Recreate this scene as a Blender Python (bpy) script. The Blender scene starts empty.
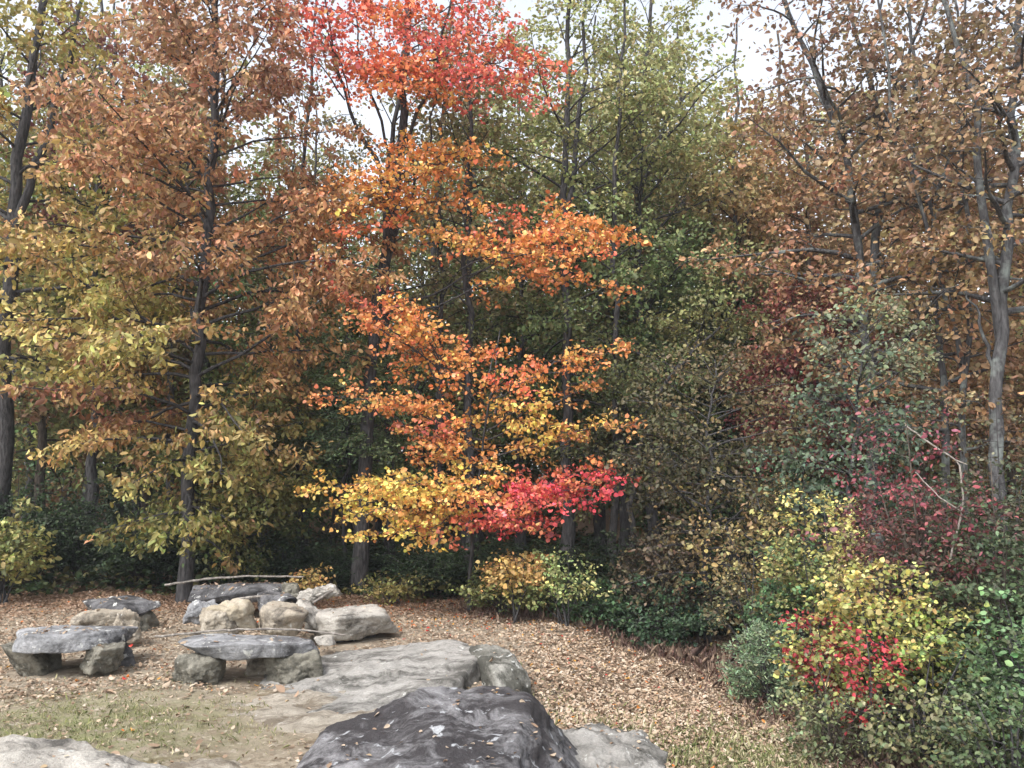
import bpy, math, random
import numpy as np
from mathutils import noise as mnoise, Vector
from mathutils.bvhtree import BVHTree

SC = bpy.context.scene
COL = SC.collection
RNG = np.random.default_rng(7)
R = math.radians

# ------------------------------------------------------------------ camera model
F = 835.0            # focal length in pixels of the 1024 wide picture
CAM = np.array([0.0, 0.0, 2.6])
PITCH = math.atan(96.0 / F)


def W(px, py, Y):
    """world point at distance Y (metres north of the viewer) seen in direction px, py"""
    rx, up = (px - 512) / F, (384 - py) / F
    d = np.array([rx, math.cos(PITCH) - up * math.sin(PITCH), math.sin(PITCH) + up * math.cos(PITCH)])
    return CAM + d * (Y / d[1])


def sm(t):
    t = np.clip(t, 0, 1)
    return t * t * (3 - 2 * t)


def g(x, y):
    """ground height"""
    x = np.asarray(x, float)
    y = np.asarray(y, float)
    s = sm((x + 0.15 - 0.12 * np.maximum(y - 11, 0)) / 2.4)
    z = -0.5 * s - 0.05 * np.clip(x - 2.5, 0, 14)
    z = z + 0.03 * np.sin(x * 1.3 + y * 0.7) + 0.02 * np.sin(x * 2.9 - y * 2.1) + 0.012 * np.sin(x * 6.1 + y * 4.7)
    z = z + 0.05 * np.clip(y - 34, 0, 60)
    return z


def GP(px, Y):
    x = float(W(px, 480, Y)[0])
    return np.array([x, Y, float(g(x, Y))])


def lin(c):
    c = np.asarray(c, float) / 255.0
    return np.where(c <= 0.04045, c / 12.92, ((c + 0.055) / 1.055) ** 2.4)


def nrm(v):
    v = np.asarray(v, float)
    n = np.linalg.norm(v, axis=-1, keepdims=True)
    return v / np.maximum(n, 1e-9)


# ------------------------------------------------------------------ materials
def new_mat(name):
    m = bpy.data.materials.new(name)
    m.use_nodes = True
    nt = m.node_tree
    nt.nodes.clear()
    out = nt.nodes.new('ShaderNodeOutputMaterial')
    return m, nt, out


def N(nt, t, **kw):
    n = nt.nodes.new(t)
    for k, v in kw.items():
        if k.startswith('_'):
            setattr(n, k[1:], v)
        else:
            n.inputs[k.replace('__', ' ')].default_value = v
    return n


def L(nt, a, b):
    nt.links.new(a, b)


def noise_fac(nt, coord, scale, lo, hi, detail=5, rough=0.6, dist=0.0):
    n = N(nt, 'ShaderNodeTexNoise', Scale=scale, Detail=detail, Roughness=rough, Distortion=dist)
    L(nt, coord, n.inputs['Vector'])
    mr = N(nt, 'ShaderNodeMapRange')
    mr.inputs['From Min'].default_value = lo
    mr.inputs['From Max'].default_value = hi
    L(nt, n.outputs['Fac'], mr.inputs['Value'])
    return mr.outputs['Result']


def mixc(nt, fac, a, b):
    m = N(nt, 'ShaderNodeMix', _data_type='RGBA')
    if isinstance(fac, (int, float)):
        m.inputs['Factor'].default_value = fac
    else:
        L(nt, fac, m.inputs['Factor'])
    for s, v in (('A', a), ('B', b)):
        k = [i for i in m.inputs if i.name == s and i.type == 'RGBA'][0]
        if hasattr(v, 'links'):
            L(nt, v, k)
        else:
            k.default_value = (*lin(v), 1)
    return [o for o in m.outputs if o.type == 'RGBA'][0]


def leaf_material(name, trans=0.26, rough=0.55, spec=0.25):
    m, nt, out = new_mat(name)
    at = N(nt, 'ShaderNodeAttribute', _attribute_name='leaf_colour')
    p = N(nt, 'ShaderNodeBsdfPrincipled', Roughness=rough)
    p.inputs['Specular IOR Level'].default_value = spec
    L(nt, at.outputs['Color'], p.inputs['Base Color'])
    t = N(nt, 'ShaderNodeBsdfTranslucent')
    L(nt, at.outputs['Color'], t.inputs['Color'])
    mx = N(nt, 'ShaderNodeMixShader', Fac=trans)
    L(nt, p.outputs[0], mx.inputs[1])
    L(nt, t.outputs[0], mx.inputs[2])
    L(nt, mx.outputs[0], out.inputs['Surface'])
    return m


def bark_material(name, dark, light, scale=6.0, lichen=None, lamt=0.6):
    m, nt, out = new_mat(name)
    tc = N(nt, 'ShaderNodeTexCoord')
    mp = N(nt, 'ShaderNodeMapping')
    mp.inputs['Scale'].default_value = (1, 1, 0.25)
    L(nt, tc.outputs['Object'], mp.inputs['Vector'])
    f = noise_fac(nt, mp.outputs[0], scale * 3, 0.35, 0.65)
    c = mixc(nt, f, dark, light)
    if lichen:
        f2 = noise_fac(nt, tc.outputs['Object'], 2.2, lamt - .06, lamt + .06, detail=6)
        c = mixc(nt, f2, c, lichen)
    p = N(nt, 'ShaderNodeBsdfPrincipled', Roughness=0.9)
    p.inputs['Specular IOR Level'].default_value = 0.15
    L(nt, c, p.inputs['Base Color'])
    b = N(nt, 'ShaderNodeBump', Strength=0.7, Distance=0.03)
    L(nt, f, b.inputs['Height'])
    L(nt, b.outputs[0], p.inputs['Normal'])
    L(nt, p.outputs[0], out.inputs['Surface'])
    return m


def rock_material(name, base, pale, dark, dark_lo=0.5, dark_hi=0.62, lichen=0.66, seed=0.0, scale=1.0, streak=1.0, lich_col=(196, 196, 190), cracks=0.0):
    m, nt, out = new_mat(name)
    tc = N(nt, 'ShaderNodeTexCoord')
    mp = N(nt, 'ShaderNodeMapping')
    mp.inputs['Location'].default_value = (seed, seed * 1.7, seed * 0.6)
    mp.inputs['Scale'].default_value = (scale, scale * streak, scale)
    L(nt, tc.outputs['Object'], mp.inputs['Vector'])
    v = mp.outputs[0]
    c = mixc(nt, noise_fac(nt, v, 2.2, 0.35, 0.68, detail=7, rough=0.68), base, pale)
    c = mixc(nt, noise_fac(nt, v, 1.7, dark_lo, dark_hi, detail=9, rough=0.74, dist=0.6), c, dark)
    c = mixc(nt, noise_fac(nt, v, 6.0, lichen, lichen + 0.05, detail=6, rough=0.62, dist=0.4), c, lich_col)
    if cracks:
        wn = N(nt, 'ShaderNodeTexNoise', Scale=2.0, Detail=4.0)
        L(nt, v, wn.inputs['Vector'])
        vm = N(nt, 'ShaderNodeVectorMath', _operation='MULTIPLY_ADD')
        L(nt, wn.outputs['Color'], vm.inputs[0])
        vm.inputs[1].default_value = (.5, .5, .5)
        L(nt, v, vm.inputs[2])
        vo = N(nt, 'ShaderNodeTexVoronoi', _feature='DISTANCE_TO_EDGE', Scale=cracks)
        L(nt, vm.outputs[0], vo.inputs['Vector'])
        cm = N(nt, 'ShaderNodeMapRange')
        cm.inputs['From Min'].default_value = 0.02
        cm.inputs['From Max'].default_value = 0.008
        L(nt, vo.outputs['Distance'], cm.inputs['Value'])
        c = mixc(nt, cm.outputs[0], c, (58, 55, 50))
    fine = noise_fac(nt, v, 38.0, 0.25, 0.75, detail=4, rough=0.7)
    hs = N(nt, 'ShaderNodeHueSaturation')
    mr = N(nt, 'ShaderNodeMapRange')
    mr.inputs['To Min'].default_value = 0.72
    mr.inputs['To Max'].default_value = 1.22
    L(nt, fine, mr.inputs['Value'])
    L(nt, mr.outputs[0], hs.inputs['Value'])
    L(nt, c, hs.inputs['Color'])
    p = N(nt, 'ShaderNodeBsdfPrincipled', Roughness=0.82)
    p.inputs['Specular IOR Level'].default_value = 0.3
    L(nt, hs.outputs[0], p.inputs['Base Color'])
    hgt = noise_fac(nt, v, 7.0, 0.2, 0.8, detail=10, rough=0.7)
    b = N(nt, 'ShaderNodeBump', Strength=0.75, Distance=0.05)
    L(nt, hgt, b.inputs['Height'])
    b2 = N(nt, 'ShaderNodeBump', Strength=0.6, Distance=0.012)
    L(nt, noise_fac(nt, v, 30.0, 0.25, 0.75, detail=8, rough=0.75), b2.inputs['Height'])
    L(nt, b.outputs[0], b2.inputs['Normal'])
    L(nt, b2.outputs[0], p.inputs['Normal'])
    L(nt, p.outputs[0], out.inputs['Surface'])
    return m


LEAF = leaf_material('leaf')
LEAF_DRY = leaf_material('dry_leaf', trans=0.15, rough=0.8, spec=0.06)
BARK_DARK = bark_material('bark_dark', (50, 49, 50), (88, 86, 86))
BARK_BROWN = bark_material('bark_brown', (62, 54, 48), (104, 96, 88))
BARK_GREY = bark_material('bark_grey', (60, 59, 60), (96, 95, 95), lichen=(120, 126, 122), lamt=0.58)
TWIG_PALE = bark_material('twig_pale', (128, 118, 110), (168, 160, 152))


# ------------------------------------------------------------------ mesh building
def mesh_quads(name, verts, quads, mat, parent=None, loc=None, colours=None, smooth=False):
    verts = np.ascontiguousarray(verts, np.float32)
    quads = np.ascontiguousarray(quads, np.int32)
    me = bpy.data.meshes.new(name)
    me.vertices.add(len(verts))
    me.vertices.foreach_set('co', verts.ravel())
    k = quads.shape[1]
    me.loops.add(quads.size)
    me.loops.foreach_set('vertex_index', quads.ravel())
    me.polygons.add(len(quads))
    me.polygons.foreach_set('loop_start', np.arange(len(quads), dtype=np.int32) * k)
    if smooth:
        me.polygons.foreach_set('use_smooth', np.ones(len(quads), bool))
    me.materials.append(mat)
    me.update(calc_edges=True)
    if colours is not None:
        a = me.attributes.new('leaf_colour', 'FLOAT_COLOR', 'FACE')
        rgba = np.ones((len(quads), 4), np.float32)
        rgba[:, :3] = colours
        a.data.foreach_set('color', rgba.ravel())
    o = bpy.data.objects.new(name, me)
    COL.objects.link(o)
    if parent is not None:
        o.parent = parent
    if loc is not None:
        o.location = loc
    return o


def tag(o, label=None, cat=None, group=None, kind=None):
    if label: o['label'] = label
    if cat: o['category'] = cat
    if group: o['group'] = group
    if kind: o['kind'] = kind
    return o


def empty(name, loc):
    o = bpy.data.objects.new(name, None)
    o.empty_display_size = 0.2
    COL.objects.link(o)
    o.location = loc
    return o


class Tubes:
    def __init__(self):
        self.v, self.f, self.n = [], [], 0

    def add(self, pts, rad, sides=6):
        pts = np.asarray(pts, float)
        k = len(pts)
        t = nrm(np.gradient(pts, axis=0))
        ref = np.array([0.31, 0.95, 0.02]) if abs(t[0][2]) > 0.6 else np.array([0.05, 0.1, 1.0])
        u = nrm(np.cross(t, ref))
        w = np.cross(t, u)
        a = np.linspace(0, 2 * math.pi, sides, endpoint=False)
        ring = pts[:, None, :] + np.asarray(rad)[:, None, None] * (np.cos(a)[None, :, None] * u[:, None, :] + np.sin(a)[None, :, None] * w[:, None, :])
        self.v.append(ring.reshape(-1, 3))
        i = np.arange(k - 1)[:, None] * sides
        j = np.arange(sides)[None, :]
        j2 = (j + 1) % sides
        q = np.stack([i + j, i + j2, i + sides + j2, i + sides + j], -1).reshape(-1, 4) + self.n
        self.f.append(q)
        self.n += k * sides

    def build(self, name, mat, parent):
        if not self.v:
            return None
        return mesh_quads(name, np.concatenate(self.v), np.concatenate(self.f), mat, parent, smooth=True)


# leaf outlines in (along, across, lift): two quads folded on the midrib
T_OVAL = np.array([[0, 0, 0], [.28, .30, .06], [.68, .27, .02], [1, 0, -.14], [.68, -.27, .02], [.28, -.30, .06]])
T_BROAD = np.array([[0, 0, 0], [.18, .42, .05], [.62, .40, .0], [1, 0, -.10], [.62, -.40, .0], [.18, -.42, .05]])
T_LONG = np.array([[0, 0, 0], [.35, .21, .05], [.72, .22, .0], [1, 0, -.14], [.72, -.22, .0], [.35, -.21, .05]])
T_NARROW = np.array([[0, 0, 0], [.3, .17, .03], [.7, .14, .0], [1, 0, -.12], [.7, -.14, .0], [.3, -.17, .03]])
Q_LEAF = np.array([[0, 5, 4, 3], [0, 3, 2, 1]])


def leaf_mesh(name, P, D, Nn, size, colour, mat, parent=None, tmpl=T_OVAL, curl=None):
    D = nrm(D)
    S = nrm(np.cross(D, Nn))
    Nn = np.cross(S, D)
    n = len(P)
    t = np.repeat(tmpl[None], n, 0)
    if curl is not None:
        t = t.copy()
        t[:, :, 2] *= curl[:, None]
    v = P[:, None] + size[:, None, None] * (t[..., 0:1] * D[:, None] + t[..., 1:2] * S[:, None] + t[..., 2:3] * Nn[:, None])
    q = (Q_LEAF[None] + (np.arange(n) * 6)[:, None, None]).reshape(-1, 4)
    return mesh_quads(name, v.reshape(-1, 3), q, mat, parent, colours=np.repeat(colour, 2, 0))


def resample(pts, n):
    pts = np.asarray(pts, float)
    s = np.concatenate([[0], np.cumsum(np.linalg.norm(np.diff(pts, axis=0), axis=1))])
    u = np.linspace(0, s[-1], n)
    out = np.stack([np.interp(u, s, pts[:, i]) for i in range(3)], 1)
    if n > 6:                                   # soften the corners
        for _ in range(2):
            out[1:-1] = 0.25 * out[:-2] + 0.5 * out[1:-1] + 0.25 * out[2:]
    return out


def at_s(pts, s):
    k = s * (len(pts) - 1)
    i = min(int(k), len(pts) - 2)
    f = k - i
    return pts[i] * (1 - f) + pts[i + 1] * f, nrm(pts[i + 1] - pts[i])


UP = np.array([0, 0, 1.0])


class Plant:
    """a woody plant grown from its base: stems, limbs, twigs, then leaves on the twigs"""

    def __init__(self, seed):
        self.rng = np.random.default_rng(seed)
        self.trunk, self.limbs = Tubes(), Tubes()
        self.cp, self.cd, self.cc = [], [], []

    def stem(self, pts, r0, r1, n=22, sides=9, wob=0.03, flare=0.5):
        p = resample(pts, n)
        w = self.rng.normal(0, wob, (n, 3))
        w[:, 2] = 0
        w[0] = 0
        p = p + w
        t = np.linspace(0, 1, n)
        r = r0 + (r1 - r0) * t
        r = r * (1 + flare * np.exp(-t * n * 0.55)) * (1 + self.rng.normal(0, 0.03, n))
        p[0, 2] -= 0.15
        self.trunk.add(p, r, sides)
        return p

    def cluster(self, p, d, c):
        self.cp.append(p)
        self.cd.append(d)
        self.cc.append(c)

    def walk(self, p0, d, Ln, n, wob, droop):
        pts = [np.asarray(p0, float)]
        d = nrm(d)
        for i in range(n):
            d = nrm(d + self.rng.normal(0, wob, 3) + np.array([0, 0, -droop]))
            pts.append(pts[-1] + d * Ln / n)
        return np.array(pts)

    def dress(self, pts, Ln, r0, sub=5.0, cd=6.0, sublen=0.42, spread=58, c=None, start=0.25, subdroop=0.05, flat=0.25, tube_min=0.0035, level=1.0):
        """side twigs with leaf clusters along a limb; c(s) gives the colour or None"""
        rng = self.rng
        n = max(3, int(Ln * sub))
        for k in range(n):
            s = start + (1 - start) * (k + rng.random()) / n
            s = min(s, 0.995)
            p, t = at_s(pts, s)
            side = nrm(np.cross(t, UP) + 1e-4)
            a = R(spread + rng.normal(0, 14))
            sg = 1 if k % 2 else -1
            d = nrm(t * math.cos(a) + side * sg * math.sin(a) + UP * rng.normal(0.08, flat))
            d = nrm(d * np.array([1, 1, level]))
            l = Ln * sublen * (1.08 - s) * (0.6 + 0.8 * rng.random()) + 0.18 + 0.16 * rng.random()
            tw = self.walk(p, d, l, 4, 0.16, subdroop)
            rr = max(r0 * 0.35 * (1 - 0.7 * s), tube_min * 1.3)
            self.limbs.add(tw, np.linspace(rr, tube_min, 5), 3)
            m = max(1, int(l * cd))
            col = c(s) if c else None
            for j in range(m):
                q, tt = at_s(tw, min(0.25 + 0.75 * (j + rng.random()) / m, 1))
                self.cluster(q, tt, col)
            self.cluster(tw[-1], nrm(tw[-1] - tw[-2]), col)
        self.cluster(pts[-1], nrm(pts[-1] - pts[-2]), c(1.0) if c else None)

    def crown(self, tr, nb, z0, z1, prof, el=(10, 55), droop=0.04, r=0.05, lift=0.0, jit=0.3, pick=None, **kw):
        """limbs all round a stem between the heights z0 and z1; prof(t) is their reach"""
        rng = self.rng
        zt = tr[:, 2]
        for k in range(nb):
            t = (k + rng.random()) / nb
            z = z0 + (z1 - z0) * t
            az = k * 2.39996 + rng.normal(0, 0.45)
            Ln = prof(t) * (1 - jit + 2 * jit * rng.random())
            if pick is not None:
                Ln *= pick(az, t)
                if Ln < 0.25:
                    continue
            i = int(np.clip(np.searchsorted(zt, z), 1, len(tr) - 1))
            f = np.clip((z - zt[i - 1]) / max(zt[i] - zt[i - 1], 1e-3), 0, 1)
            p0 = tr[i - 1] * (1 - f) + tr[i] * f
            e = R(el[0] + (el[1] - el[0]) * t + rng.normal(0, 9))
            d = np.array([math.cos(az) * math.cos(e), math.sin(az) * math.cos(e), math.sin(e)])
            pts = self.walk(p0, d, Ln, 7, 0.11, droop)
            rr = r * (1 - 0.6 * t) * (0.5 + 0.5 * Ln / max(prof(0.3), .1))
            self.limbs.add(pts, np.linspace(rr, 0.007, 8), 5)
            self.dress(pts, Ln, rr, **kw)

    def spray(self, p0, p1, c0, c1, arch=0.12, r0=0.022, **kw):
        """one flat layer of foliage carried by a limb that runs from p0 to p1"""
        p0, p1 = np.asarray(p0, float), np.asarray(p1, float)
        n = 8
        t = np.linspace(0, 1, n + 1)
        Ln = np.linalg.norm(p1 - p0)
        pts = p0 + (p1 - p0) * t[:, None]
        pts[:, 2] += arch * Ln * np.sin(math.pi * t) * 0.8
        w = self.rng.normal(0, 0.03 * Ln / 2, pts.shape)
        w[0] = w[-1] = 0
        pts = pts + w
        self.limbs.add(pts, np.linspace(r0, 0.006, n + 1), 5)
        c0, c1 = lin(c0), lin(c1)

        def c(s):
            s = np.clip(s + self.rng.normal(0, 0.3), 0, 1)
            q = c0 * (1 - s) + c1 * s
            if self.rng.random() < .3:                      # single twigs turn earlier or later than their limb
                m = lin([(206, 146, 62), (194, 120, 64), (214, 116, 66), (180, 96, 62), (204, 156, 70)][self.rng.integers(0, 5)])
                q = q * .45 + m * .55
            return q * math.exp(self.rng.normal(0, .16))
        self.dress(pts, Ln, r0, c=c, **kw)

    def leaves(self, name, parent, m, size, ctrl=None, mat=LEAF, tmpl=T_OVAL, spread=0.09, droop=0.35, flat=0.6, out=0.5, jit=0.26,
               hue=0.08, patch=0.35, flatz=0.75, sat=0.72, tint=(1.12, 1.24, 1.1)):
        """m leaves on every cluster; ctrl = [((x, z), sRGB colour), ...]: the leaf colours given to that region of the crown"""
        rng = self.rng
        P, Dr = np.array(self.cp), np.array(self.cd)
        n = len(P)
        C = np.zeros((n, 3))
        have = np.array([c is not None for c in self.cc])
        if have.any():
            C[have] = np.array([c for c in self.cc if c is not None])
        if (~have).any():
            q = P[~have][:, [0, 2]]
            ph = rng.random(4) * 6
            q = q + patch * np.stack([np.sin(P[~have][:, 1] * 2.1 + q[:, 1] * 1.3 + ph[0]) + np.sin(q[:, 0] * 2.7 + ph[1]),
                                      np.sin(P[~have][:, 1] * 1.7 + q[:, 0] * 1.9 + ph[2]) + np.sin(q[:, 1] * 2.3 + ph[3])], 1)
            ck = np.array([k[0] for k in ctrl], float)
            cv = np.array([lin(k[1]) for k in ctrl])
            w = 1.0 / (np.sum((q[:, None] - ck[None]) ** 2, -1) + 0.15) ** 1.5
            w = w / w.sum(1, keepdims=True)
            pick = (w.cumsum(1) > rng.random((len(q), 1))).argmax(1)
            C[~have] = 0.45 * cv[pick] + 0.55 * (w[..., None] * cv[None]).sum(1)
        P, Dr, C = np.repeat(P, m, 0), np.repeat(Dr, m, 0), np.repeat(C, m, 0)
        k = len(P)
        P = P + rng.normal(0, 1, (k, 3)) * spread * np.array([1, 1, flatz])
        rd = nrm(rng.normal(0, 1, (k, 3)) * np.array([1, 1, 0.5]))
        D = nrm(Dr * out + rd + UP * -(droop + rng.normal(0, 0.25, k))[:, None])
        Nn = nrm(UP * flat + rng.normal(0, 1, (k, 3)) * (1 - flat))
        sz = size * np.clip(rng.lognormal(0, 0.25, k), 0.5, 1.7)
        lum = C @ np.array([[.3], [.59], [.11]])
        C = (lum + (C - lum) * sat) * tint
        colr = C * np.exp(rng.normal(0, jit, (k, 1))) * np.exp(rng.normal(0, hue, (k, 3)))
        return leaf_mesh(name, P, D, Nn, sz, np.clip(colr, 0.004, 0.85), mat, parent, tmpl, curl=rng.normal(1.0, 0.9, k))


def plant_root(name, label, cat, base, group=None):
    return tag(empty(name, base), label, cat, group)


def rel(base, px, py, Y):
    return W(px, py, Y) - base


def trunk_path(base, pix, Y):
    """stem given by picture directions at distance Y (each may carry its own distance)"""
    out = [np.zeros(3)]
    for p in pix:
        out.append(rel(base, p[0], p[1], p[2] if len(p) > 2 else Y))
    return np.array(out)


def cx(base, Y, *items):
    """colour regions: (px, py, colour) -> ((x, z), colour)"""
    r = []
    for px, py, c in items:
        q = rel(base, px, py, Y)
        r.append(((q[0], q[2]), c))
    return r


STONES = []
# ================================================================== SETTING
def build_world():
    w = bpy.data.worlds.new('World')
    SC.world = w
    w.use_nodes = True
    nt = w.node_tree
    nt.nodes.clear()
    out = nt.nodes.new('ShaderNodeOutputWorld')
    bg = nt.nodes.new('ShaderNodeBackground')
    sky = nt.nodes.new('ShaderNodeTexSky')
    sky.sky_type = 'NISHITA'
    sky.sun_disc = False
    sky.sun_elevation = R(52)
    sky.sun_rotation = math.atan2(-0.62, -0.78)
    sky.dust_density = 3.0
    sky.air_density = 1.0
    hs = nt.nodes.new('ShaderNodeHueSaturation')
    hs.inputs['Saturation'].default_value = 0.32          # a bright even cloud layer
    nt.links.new(sky.outputs[0], hs.inputs['Color'])
    nt.links.new(hs.outputs[0], bg.inputs['Color'])
    bg.inputs['Strength'].default_value = 0.15
    nt.links.new(bg.outputs[0], out.inputs['Surface'])
    s = bpy.data.lights.new('sun', 'SUN')
    s.energy = 1.15
    s.angle = R(18)
    s.color = (1.0, 0.975, 0.96)
    o = bpy.data.objects.new('sun', s)
    COL.objects.link(o)
    to_sun = Vector((-0.62 * math.cos(R(52)), -0.78 * math.cos(R(52)), math.sin(R(52))))
    o.rotation_euler = to_sun.to_track_quat('Z', 'Y').to_euler()
    o.location = (-8, -8, 20)


def build_camera():
    c = bpy.data.cameras.new('camera')
    o = bpy.data.objects.new('camera', c)
    COL.objects.link(o)
    c.sensor_fit = 'HORIZONTAL'
    c.sensor_width = 36
    c.lens = 36 * F / 1024
    c.clip_start = 0.1
    c.clip_end = 3000
    o.location = CAM
    o.rotation_euler = (R(90) + PITCH, 0, 0)
    SC.camera = o


def grass_mask(x, y):
    a = np.exp(-(((x + 4.6) / 1.7) ** 2 + ((y - 9.1) / 1.3) ** 2))
    b = np.exp(-(((x - 2.7) / 1.4) ** 2 + ((y - 9.4) / 1.5) ** 2))
    return np.clip(1.25 * a + 1.15 * b, 0, 1)


def litter_mask(x, y):
    """how thick the fallen leaves lie"""
    bare = np.exp(-(((x + 1.6) / 1.9) ** 2 + ((y - 9.9) / 1.6) ** 2)) + 0.8 * np.exp(-(((x + 3.0) / 1.6) ** 2 + ((y - 8.0) / 1.0) ** 2)) \
        + 0.6 * np.exp(-(((x + 3.5) / 2.5) ** 2 + ((y - 13.0) / 1.6) ** 2))
    slope = sm((x + 0.3) / 1.2)
    bank = sm((y - 15.2) / 2)
    m = 0.38 + 0.75 * np.maximum(slope, bank)
    return np.clip(m - 0.45 * bare * (1 - slope) - 0.55 * grass_mask(x, y) - 0.38 * grass_mask(x, y) * slope, 0.03, 1)


def build_ground():
    u = np.linspace(-1, 1, 190)
    xs = np.sinh(u * 4.6) / math.sinh(4.6) * 450
    v = np.linspace(0, 1, 230)
    ys = -60 + np.sinh((v - .18) * 5.2) / math.sinh(.82 * 5.2) * 500 + 66
    X, Y = np.meshgrid(xs, ys)
    Z = g(X, np.minimum(Y, 90))
    near = (np.abs(X) < 16) & (Y > 3) & (Y < 24)
    bump = np.zeros_like(Z)
    for i, j in zip(*np.nonzero(near)):
        bump[i, j] = 0.035 * mnoise.fractal(Vector((X[i, j] * 1.2, Y[i, j] * 1.2, 3.0)), 0.8, 2.0, 5)
    P = np.stack([X, Y, Z + bump - 0.01], -1).reshape(-1, 3)
    ny, nx = X.shape
    i = np.arange(ny - 1)[:, None] * nx
    j = np.arange(nx - 1)[None, :]
    q = np.stack([i + j, i + j + 1, i + nx + j + 1, i + nx + j], -1).reshape(-1, 4)
    m, nt, out = new_mat('ground')
    tc = N(nt, 'ShaderNodeTexCoord')
    v = tc.outputs['Object']
    c = mixc(nt, noise_fac(nt, v, 1.1, 0.38, 0.62, detail=6, rough=0.65), (136, 124, 108), (162, 150, 132))
    c = mixc(nt, noise_fac(nt, v, 2.6, 0.5, 0.62, detail=8, rough=0.7), c, (112, 96, 80))
    c = mixc(nt, noise_fac(nt, v, 9.0, 0.55, 0.66, detail=5, rough=0.7), c, (186, 176, 160))
    # short turf in two patches, thick leaf mould under the trees
    at = N(nt, 'ShaderNodeAttribute', _attribute_name='turf')
    turf = N(nt, 'ShaderNodeMath', _operation='MULTIPLY')
    L(nt, at.outputs['Fac'], turf.inputs[0])
    L(nt, noise_fac(nt, v, 4.0, 0.36, 0.56, detail=6, rough=0.7), turf.inputs[1])
    c = mixc(nt, turf.outputs[0], c, (126, 126, 92))
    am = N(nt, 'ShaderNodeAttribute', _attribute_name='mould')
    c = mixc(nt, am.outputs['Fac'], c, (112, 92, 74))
    p = N(nt, 'ShaderNodeBsdfPrincipled', Roughness=0.95)
    p.inputs['Specular IOR Level'].default_value = 0.1
    L(nt, c, p.inputs['Base Color'])
    b = N(nt, 'ShaderNodeBump', Strength=0.8, Distance=0.05)
    L(nt, noise_fac(nt, v, 14.0, 0.2, 0.8, detail=8, rough=0.75), b.inputs['Height'])
    L(nt, b.outputs[0], p.inputs['Normal'])
    L(nt, p.outputs[0], out.inputs['Surface'])
    o = mesh_quads('ground', P, q, m, smooth=True)
    a = o.data.attributes.new('turf', 'FLOAT', 'POINT')
    a.data.foreach_set('value', grass_mask(P[:, 0], P[:, 1]).astype(np.float32))
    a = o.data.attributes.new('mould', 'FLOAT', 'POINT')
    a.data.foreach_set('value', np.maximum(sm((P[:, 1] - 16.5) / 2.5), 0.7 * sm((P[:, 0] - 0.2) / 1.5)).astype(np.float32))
    tag(o, 'bare tan and leaf strewn clearing floor that slopes down to the brush', 'ground', kind='structure')


def build_litter():
    rng = np.random.default_rng(21)
    n = 520000
    y = 5.2 + 18 * rng.random(n) ** 1.15
    x = (rng.random(n) - 0.5) * 2 * (0.68 * y + 1.5)
    lump = 0.5 + 0.5 * np.sin(x * 2.3 + np.sin(y * 1.9) * 1.6) * np.sin(y * 2.7 + np.sin(x * 1.4) * 1.8)
    keep = rng.random(n) < litter_mask(x, y) * (0.35 + 0.65 * lump) * np.clip((y / 10) ** 0.5, 0.55, 1)
    x, y = x[keep], y[keep]
    k = len(x)
    P = np.stack([x, y, g(x, y) + 0.012 + 0.018 * rng.random(k)], 1)
    # leaves that came down on the stones stay on their flatter tops, a few only
    bpy.context.view_layer.update()
    on = np.ones(k, bool)
    for o in STONES:
        mw = o.matrix_world
        bb = np.array([mw @ Vector(c) for c in o.bound_box])
        cand = np.nonzero((P[:, 0] > bb[:, 0].min()) & (P[:, 0] < bb[:, 0].max()) & (P[:, 1] > bb[:, 1].min()) & (P[:, 1] < bb[:, 1].max()))[0]
        if not len(cand):
            continue
        tree = BVHTree.FromPolygons([mw @ q.co for q in o.data.vertices], [list(f.vertices) for f in o.data.polygons])
        for i in cand:
            h, nr, _, _ = tree.ray_cast(Vector((P[i, 0], P[i, 1], 3)), Vector((0, 0, -1)))
            if h is not None and h.z > P[i, 2]:
                on[i] = on[i] and nr.z > .8 and rng.random() < (.03 if o.name.startswith('boulder') else .12)
                P[i, 2] = h.z + .012
    x, y, P = x[on], y[on], P[on]
    k = len(x)
    a = rng.random(k) * 6.283
    D = np.stack([np.cos(a), np.sin(a), rng.normal(0.05, 0.25, k)], 1)
    Nn = nrm(UP + rng.normal(0, 0.38, (k, 3)))
    pal = lin(np.array([(186, 170, 146), (168, 150, 126), (146, 124, 100), (122, 100, 80), (196, 184, 164), (156, 130, 106), (176, 156, 120), (106, 86, 70)]))
    wt = np.array([.2, .2, .17, .1, .13, .12, .05, .03])
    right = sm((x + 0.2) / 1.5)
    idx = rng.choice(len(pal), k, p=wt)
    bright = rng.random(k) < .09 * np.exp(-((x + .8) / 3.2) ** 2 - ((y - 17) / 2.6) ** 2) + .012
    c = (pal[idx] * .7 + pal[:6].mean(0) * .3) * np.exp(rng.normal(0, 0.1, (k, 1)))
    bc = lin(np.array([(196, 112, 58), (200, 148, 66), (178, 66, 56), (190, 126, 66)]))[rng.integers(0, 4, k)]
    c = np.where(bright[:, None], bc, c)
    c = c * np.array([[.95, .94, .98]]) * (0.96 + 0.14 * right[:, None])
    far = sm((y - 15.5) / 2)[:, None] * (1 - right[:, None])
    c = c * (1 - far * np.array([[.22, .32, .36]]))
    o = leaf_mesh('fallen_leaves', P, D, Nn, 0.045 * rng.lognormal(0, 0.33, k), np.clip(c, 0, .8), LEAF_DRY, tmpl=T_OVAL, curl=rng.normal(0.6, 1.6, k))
    tag(o, 'tan and brown fallen leaves carpeting the clearing', 'fallen leaves', kind='stuff')


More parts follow.
